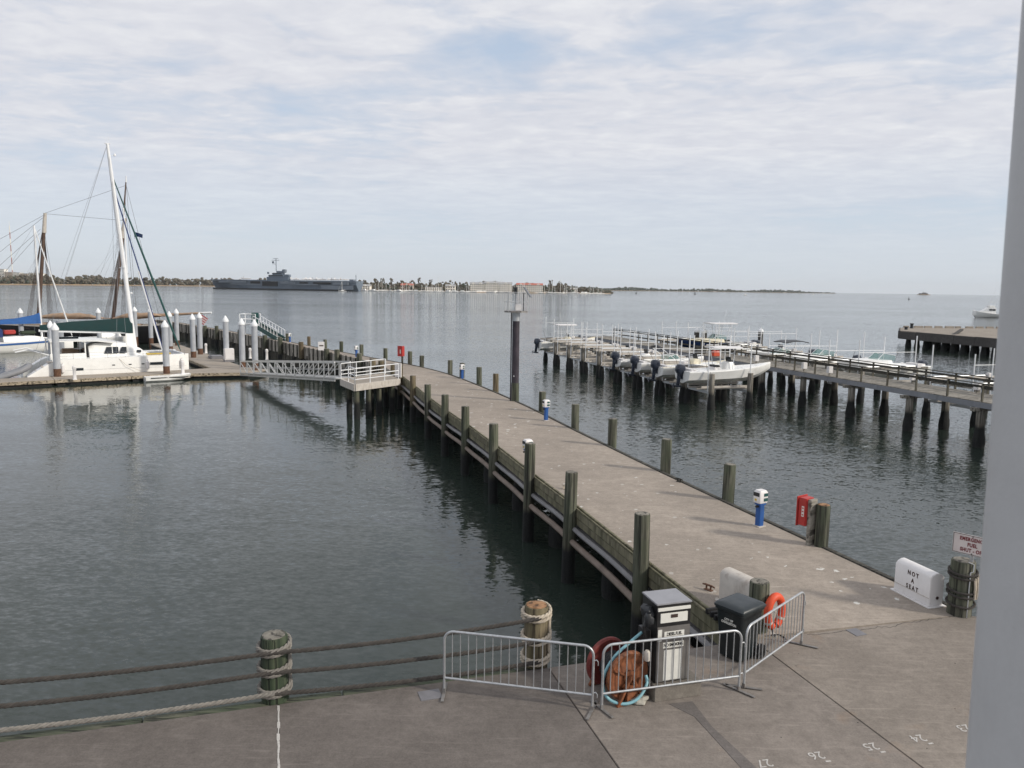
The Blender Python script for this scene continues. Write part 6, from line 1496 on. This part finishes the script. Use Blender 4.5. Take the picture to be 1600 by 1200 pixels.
wood('distant_woods', ff_, 20, 200, 1100, 4, 9, 8, 19, M_TREED, lambda f: (0.55 + 0.6 * abs(math.sin(f * 13))) * (1 if f < 0.85 else max(0.15, 1 - (f - 0.85) * 6)))
# a few taller trees that stand out of the right hand woods
for i, px in enumerate((588, 598, 612, 655, 672, 860, 874)):
    Y = 1385; x = gx(px, Y); t = thing('tree', 'taller bare tree above the right shore woods, %s from the warship' % ORD[i], 'tree', (x, Y, 1.5), i, 'taller trees on the far right shore')
    h_ = random.uniform(17, 23); MB().tube([(0, 0, 0), (0.2, 0, h_ * 0.5), (0, 0.3, h_ * 0.8)], [0.5, 0.35, 0.15], 6).build('trunk', M_RIG, t)
    cr = MB()
    for k in range(26): a = random.uniform(0, 6.3); q_ = random.uniform(0, 3.6); cr.ball((q_ * math.cos(a), q_ * math.sin(a), h_ * random.uniform(0.5, 1.0)), random.uniform(0.6, 1.4), 5, 4, 0.35)
    cr.build('crown', M_TREE, t)

def block(name, label, px0, px1, Y, h, mat, roof='flat', floors=4, group=None, dep=16, roof_mat=None, base=1.5, cat='apartment block'):
    x0, x1 = gx(px0, Y), gx(px1, Y); w_ = x1 - x0
    t = thing(name, label, cat, ((x0 + x1) / 2, Y, base), 0, group)
    MB().box((0, dep / 2, h / 2), (w_, dep, h)).build('wall', mat, t)
    fh = h / floors; n = max(2, int(w_ / 3.4))
    wm = MB().box((0, 0, 0), (w_ / n * 0.52, 0.3, fh * 0.5)).mesh('window', M_WIN)
    for fl in range(floors):
        for k in range(n): link('window', wm, t, (-w_ / 2 + (k + 0.5) * w_ / n, -0.03, fl * fh + fh * 0.52))
        if fl: MB().box((0, -0.35, fl * fh), (w_, 0.7, 0.22)).build('balcony_slab', mat, t)
    if roof == 'gable':
        rm = roof_mat or M_ROOFG
        MB().extr([(-dep / 2 - 0.8, 0), (0, 3.2), (dep / 2 + 0.8, 0)], ((0, dep / 2, h), (0, 1, 0), (0, 0, 1), (1, 0, 0), w_ + 1.2)).build('roof', rm, t)
        for k in range(max(1, int(w_ / 12))):
            gxx = -w_ / 2 + (k + 0.5) * w_ / max(1, int(w_ / 12)); MB().extr([(-2.6, 0), (0, 2.6), (2.6, 0)], ((gxx, -0.6, h), (1, 0, 0), (0, 0, 1), (0, 1, 0), 2.0)).build('gable', mat, t)
    else: MB().box((0, dep / 2, h + 0.3), (w_ + 0.5, dep + 0.5, 0.6)).build('roof', M_ROOFG if roof == 'flat' else roof_mat, t)
    return t
for i, (a, b, h_, m_, lb) in enumerate(((-14, 8, 27, M_BLDW, 'tallest white apartment block at the far left edge of the shore'), (9, 20, 20, M_BLDT, 'tan apartment block beside the tallest white one'), (21, 32, 19, M_BLDW, 'white apartment block right of the radio mast'),
                                   (33, 44, 17, M_BLDT, 'tan apartment block rising between the woods and mast'), (46, 56, 19, M_BLDW, 'white apartment block left of the sloop mast'), (57, 66, 18, M_BLDW, 'white apartment block hidden behind the sloop mast'))):
    block('apartment_block', lb, a, b, 1930, h_, m_, 'flat', 7, 'apartment blocks on the left shore', base=9)
block('low_building', 'low white flat building in the left woods behind the masts', 160, 181, 2050, 13, M_BLDW, 'flat', 2, None, cat='building')
block('condo_block', 'white condominium block with gables, left wing', 734, 756, 1352, 13.0, M_BLDW, 'gable', 4, 'white condominiums by the marina')
block('condo_block', 'white condominium block with gables, middle wing', 757, 779, 1352, 14.5, M_BLDW, 'gable', 4, 'white condominiums by the marina')
block('condo_block', 'white condominium block with gables, right wing', 780, 800, 1352, 14.0, M_BLDW, 'gable', 4, 'white condominiums by the marina')
block('condo_block', 'cream condominium block under a long red roof', 807, 848, 1352, 12.5, M_BLDW, 'gable', 4, None, roof_mat=M_ROOFR)
block('house', 'reddish brown roofed house among the marina trees', 626, 645, 1372, 9.0, M_BLDT, 'gable', 2, None, roof_mat=M_ROOFR, cat='house')
block('house', 'low white marina building with flat roof', 665, 689, 1350, 6.0, M_BLDW, 'flat', 2, None, cat='house')
block('house', 'white marina house left of the white condominiums', 696, 711, 1350, 8.5, M_BLDW, 'gable', 2, None, cat='house')
block('house', 'small pale waterside house right of the red roof', 880, 902, 1440, 6.5, M_BLDW, 'gable', 2, None, cat='house', base=1.0)
block('house', 'small white shore building just right of the warship stern', 563, 578, 1345, 6.5, M_BLDW, 'gable', 2, None, cat='house')
# radio mast
t = thing('radio_mast', 'tall red and white radio mast on the left shore', 'mast', (gx(21, 2000), 2000, 3))
for k in range(9): MB().tube([(0, 0, k * 16), (0, 0, k * 16 + 15.98)], 1.0, 6).build('section', M_MASTR if k % 2 else M_BLDW, t)
MB().tube([(0, 0, 144), (0, 0, 156)], 0.35, 5).build('tip', M_BLDW, t)

# ---- aircraft carrier
b0, b1 = at(339, 451.2, 0), at(562, 455.2, 0); dv = (b1 - b0).xy; CL = dv.length
t = thing('aircraft_carrier', 'long grey museum aircraft carrier moored across the harbour', 'warship', b0[:], math.atan2(dv.y, dv.x))
CL = 262.0
sc_ = (b1 - b0).xy.length / CL; t.scale = (sc_, 1, 1)
st = []
for f, b, wl in ((-0.03, 0.6, 0.05), (0.0, 3, 0.3), (0.05, 9, 4), (0.15, 13, 10), (0.3, 14.5, 14), (0.7, 14.5, 14), (0.9, 13, 11), (0.97, 11, 7), (1.0, 9, 4)):
    st.append((CL * f, [(wl * 0.8, 0.0 if f >= 0 else 8), (wl, 1.6 if f >= 0 else 9), (b, 9.5), (b, 13.2)]))
hull = hull_mb(st).build('hull', M_HULLN, t)
MB().box((CL * 0.5, -14.3, 1.0), (CL * 0.96, 1.2, 2.0)).build('boot_band', M_BOOT, hull)
deck = MB().prism([(-8, -5), (8, -13), (60, -16), (150, -16), (235, -15), (262, -11), (262, 12), (150, 19), (60, 17), (8, 13), (-8, 5)], 13.4, 15.4).build('flight_deck', M_HULLN, t)
for x0, x1, z0, z1, dep, m_ in ((18, 70, 10.6, 13.0, 1.6, M_HULLL), (40, 100, 7.6, 9.2, 1.0, M_HULLL), (78, 96, 9.5, 13.2, 1.2, M_BOOT), (100, 128, 6, 13.2, 1.0, M_BOOT), (134, 160, 9.8, 12.5, 1.8, M_HULLL), (150, 200, 8.2, 10.0, 1.4, M_HULLL), (168, 182, 10.4, 13, 1.0, M_BOOT), (192, 222, 10.2, 12.8, 1.2, M_BOOT), (226, 252, 9.4, 12.4, 1.6, M_HULLL), (205, 260, 2.2, 8.5, 0.5, M_HULLL)):
    MB().box(((x0 + x1) / 2, -14.3 - dep / 2, (z0 + z1) / 2), (x1 - x0, dep, z1 - z0)).build('sponson' if m_ is M_HULLL else 'hangar_opening', m_, hull)
isl = MB(); isl.box((125, -8, 17.9), (40, 7, 5.0)); isl.box((123, -8, 22.0), (28, 8.5, 3.2)); isl.box((125, -8, 25.2), (19, 7, 3.2)); isl.box((130, -8, 28.2), (14, 6, 3.0)); isl.box((112, -8, 21.6), (7, 6, 2.6)); isl.box((140, -8, 22.4), (12, 6, 4.0))
isl.build('island', M_HULLN, t, bevel=0.6)
for x, z, w_ in ((123, 22.6, 26), (125, 25.9, 17)): MB().box((x, -12.45, z), (w_, 0.4, 0.8)).build('bridge_windows', M_BOOT, t)
MB().box((136, -8, 29.6), (6, 5.5, 5.5)).build('funnel', M_HULLL, t, bevel=0.8)
m = MB(); m.tube([(121, -8, 29), (121, -8, 49.5)], 0.55, 6); m.beam((113, -8, 46.5), (127, -8, 46.5), 0.6, 0.6); m.beam((115.5, -8, 49.3), (125, -8, 49.3), 0.5, 0.5); m.beam((114, -8, 40.5), (121, -8, 40.5), 0.5, 0.5); m.build('mast', M_HULLN, t)
MB().box((115.5, -8, 43.3), (3.2, 0.6, 3.0)).build('radar', M_HULLN, t); MB().box((106, -8, 26.5), (3.0, 1.0, 3.0)).build('radar', M_HULLN, t)
MB().tube([(256, 0, 15), (256, 0, 25)], 0.4, 6).build('stern_mast', M_HULLN, t); MB().box((250, 0, 16.6), (7, 6, 2.4)).build('stern_house', M_HULLL, t)
pl_ = MB(); pl_.loft([[(x, r_ * math.cos(a), 2.0 + r_ * math.sin(a)) for a in [2 * math.pi * j / 8 for j in range(8)]] for x, r_ in ((-7, 0.2), (-5, 0.8), (0, 1.0), (5, 0.7), (7, 0.3))]); pl_.box((0.5, 0, 2.0), (3.2, 12, 0.3)); pl_.box((6.2, 0, 2.6), (1.6, 5, 0.2)); pl_.box((6.2, 0, 3.5), (2.0, 0.2, 2.6)); pl_.box((-3, 0, 0.6), (0.3, 0.3, 1.6)); pl_.box((1, 2, 0.6), (0.3, 0.3, 1.6)); pl_.box((1, -2, 0.6), (0.3, 0.3, 1.6))
pm_ = pl_.mesh('parked_aircraft', M_WPAINT)
for i in range(15):
    x = (58, 66)[i] if i < 2 else 152 + (i - 2) * 7.4
    w_ = t.matrix_basis @ Vector((x, -7 + random.uniform(-2, 3), 15.4)); o = link('parked_aircraft', pm_, None, w_[:], random.uniform(0, 6)); tag(o, 'small pale aircraft parked on the grey warship flight deck', 'aircraft', 'aircraft parked on the warship')
# ---- moored sailboats
def yacht_mesh(L, hm, cab):
    o = MB(); st = [(-L / 2, [(0.4, 0.1), (L * .12, 0.5), (L * .13, 1.0), (0.001, 1.05)]), (0, [(0.5, -0.2), (L * .14, 0.4), (L * .15, 1.05), (0.001, 1.15)]), (L * .3, [(0.3, 0), (L * .08, 0.5), (L * .1, 1.2), (0.001, 1.3)]), (L / 2, [(0.02, 0.4), (0.03, 0.8), (0.05, 1.4), (0.001, 1.45)])]
    hull_mb(st, o)
    if cab == 0: o.box((0, 0, 1.4), (L * .4, L * .16, 0.7)); o.tube([(L * .05, 0, 1.0), (L * .05, 0, hm)], 0.24, 6); o.tube([(L * .05, 0, 2.3), (-L * .36, 0, 2.4)], 0.22, 6); o.tube([(L / 2, 0, 1.4), (L * .05, 0, hm - 0.5)], 0.07, 5)
    else: o.box((0, 0, 1.9), (L * .5, L * .22, 1.8)); o.box((-0.5, 0, 3.1), (L * .3, L * .2, 0.8))
    return o.mesh('moored_yacht', M_WHITE)
ym = [yacht_mesh(11, 15, 0), yacht_mesh(13, 19, 0), yacht_mesh(9, 12, 0), yacht_mesh(13, 0, 1), yacht_mesh(15, 24, 0)]
for i in range(64):
    px = 570 + 375 * (i + random.uniform(-0.3, 0.3)) / 64; Y = 1225 + (px - 570) / 375 * 110 + random.uniform(0, 70)
    k = random.choice((0, 0, 1, 1, 2, 3, 3)) if i not in (20, 36, 52) else 4
    o = link('moored_yacht' if k != 3 else 'moored_cruiser', ym[k], None, (gx(px, Y), Y, 0), random.choice((0.2, 3.3, 2.8, 0.0)) + random.uniform(-0.3, 0.3))
    tag(o, 'small white mast-less cruiser moored in the far marina' if k == 3 else 'small white sailing yacht moored in the far marina', 'yacht', 'cruisers in the far marina' if k == 3 else 'yachts in the far marina')
mk = MB()
for (a, b) in ((568, 720), (722, 840), (842, 950)):
    Y0, Y1 = 1300 + (a - 570) * .2, 1300 + (b - 570) * .2; mk.beam((gx(a, Y0), Y0, 0.35), (gx(b, Y1), Y1, 0.35), 3, 0.7)
tag(mk.build('marina_pontoon', M_WDIRTY), kind='structure')
for px, Y, L, hm, lab in ((535, 1090, 11, 14.5, 'lone white sloop anchored before the grey warship'), (1165, 1700, 9, 13, 'tiny white sailboat on the open water near the middle right'), (1271, 2600, 10, 15, 'tiny white sailboat under the distant shore at the right')):
    o = link('sailboat', yacht_mesh(L, hm, 0), None, (gx(px, Y), Y, 0), 3.3); tag(o, lab, 'sailboat')
# buoys
for px, y, lab in ((994, 457.5, 'small dark channel buoy right of the far marina'), (1420, 466.5, 'small dark channel buoy below the distant fort'), (1086, 458.3, 'tiny channel buoy near the tiny white sailboat')):
    p = at(px, y + 1.5, 0); t = thing('channel_buoy', lab, 'buoy', (p.x, p.y, 0), 0, 'channel buoys'); k = p.y / 900
    MB().lathe([(1.2 * k, -0.3), (1.3 * k, 0.4 * k), (0.5 * k, 0.7 * k)], (0, 0, 0), 10).build('float', M_RAILW, t); MB().lathe([(0.45 * k, 0.7 * k), (0.25 * k, 2.2 * k), (0.4 * k, 2.3 * k), (0.1 * k, 2.7 * k)], (0, 0, 0), 8).build('cage', M_RAILW, t)
# fort island
Y = 5200; fx = gx(1444, Y); t = thing('island_fort', 'low dark fort on a tiny island at the right horizon', 'fort', (fx, Y, 0))
MB().prism([(-46, 0), (-30, -14), (30, -14), (46, 0), (30, 30), (-30, 30)], -0.5, 4).build('islet', M_SAND, t); MB().prism([(-30, 2), (-22, -8), (24, -8), (30, 2), (20, 22), (-22, 22)], 4, 12).build('fort_wall', M_RIG, t)
MB().box((6, 5, 14), (22, 10, 5)).build('battery', M_RIG, t); MB().tube([(-4, 0, 12), (-4, 0, 28)], 0.5, 5).build('flag_mast', M_RIG, t)
# ---- haze: one closed box of even air round everything, a metre under the water and just above the radio mast
hm = bpy.data.materials.new('haze_air'); hm.use_nodes = True; hm.node_tree.nodes.clear(); N = NT(hm.node_tree)
ho = N.new('ShaderNodeOutputMaterial'); pv = N.new('ShaderNodeVolumePrincipled'); pv.inputs['Color'].default_value = (0.95, 0.975, 1.0, 1)
pv.inputs['Density'].default_value = 0.000034; pv.inputs['Anisotropy'].default_value = 0.0
N.l.new(pv.outputs[0], ho.inputs['Volume'])
tag(MB().box((0, 6600, 82), (22400, 14000, 170)).build('haze', hm), kind='stuff')
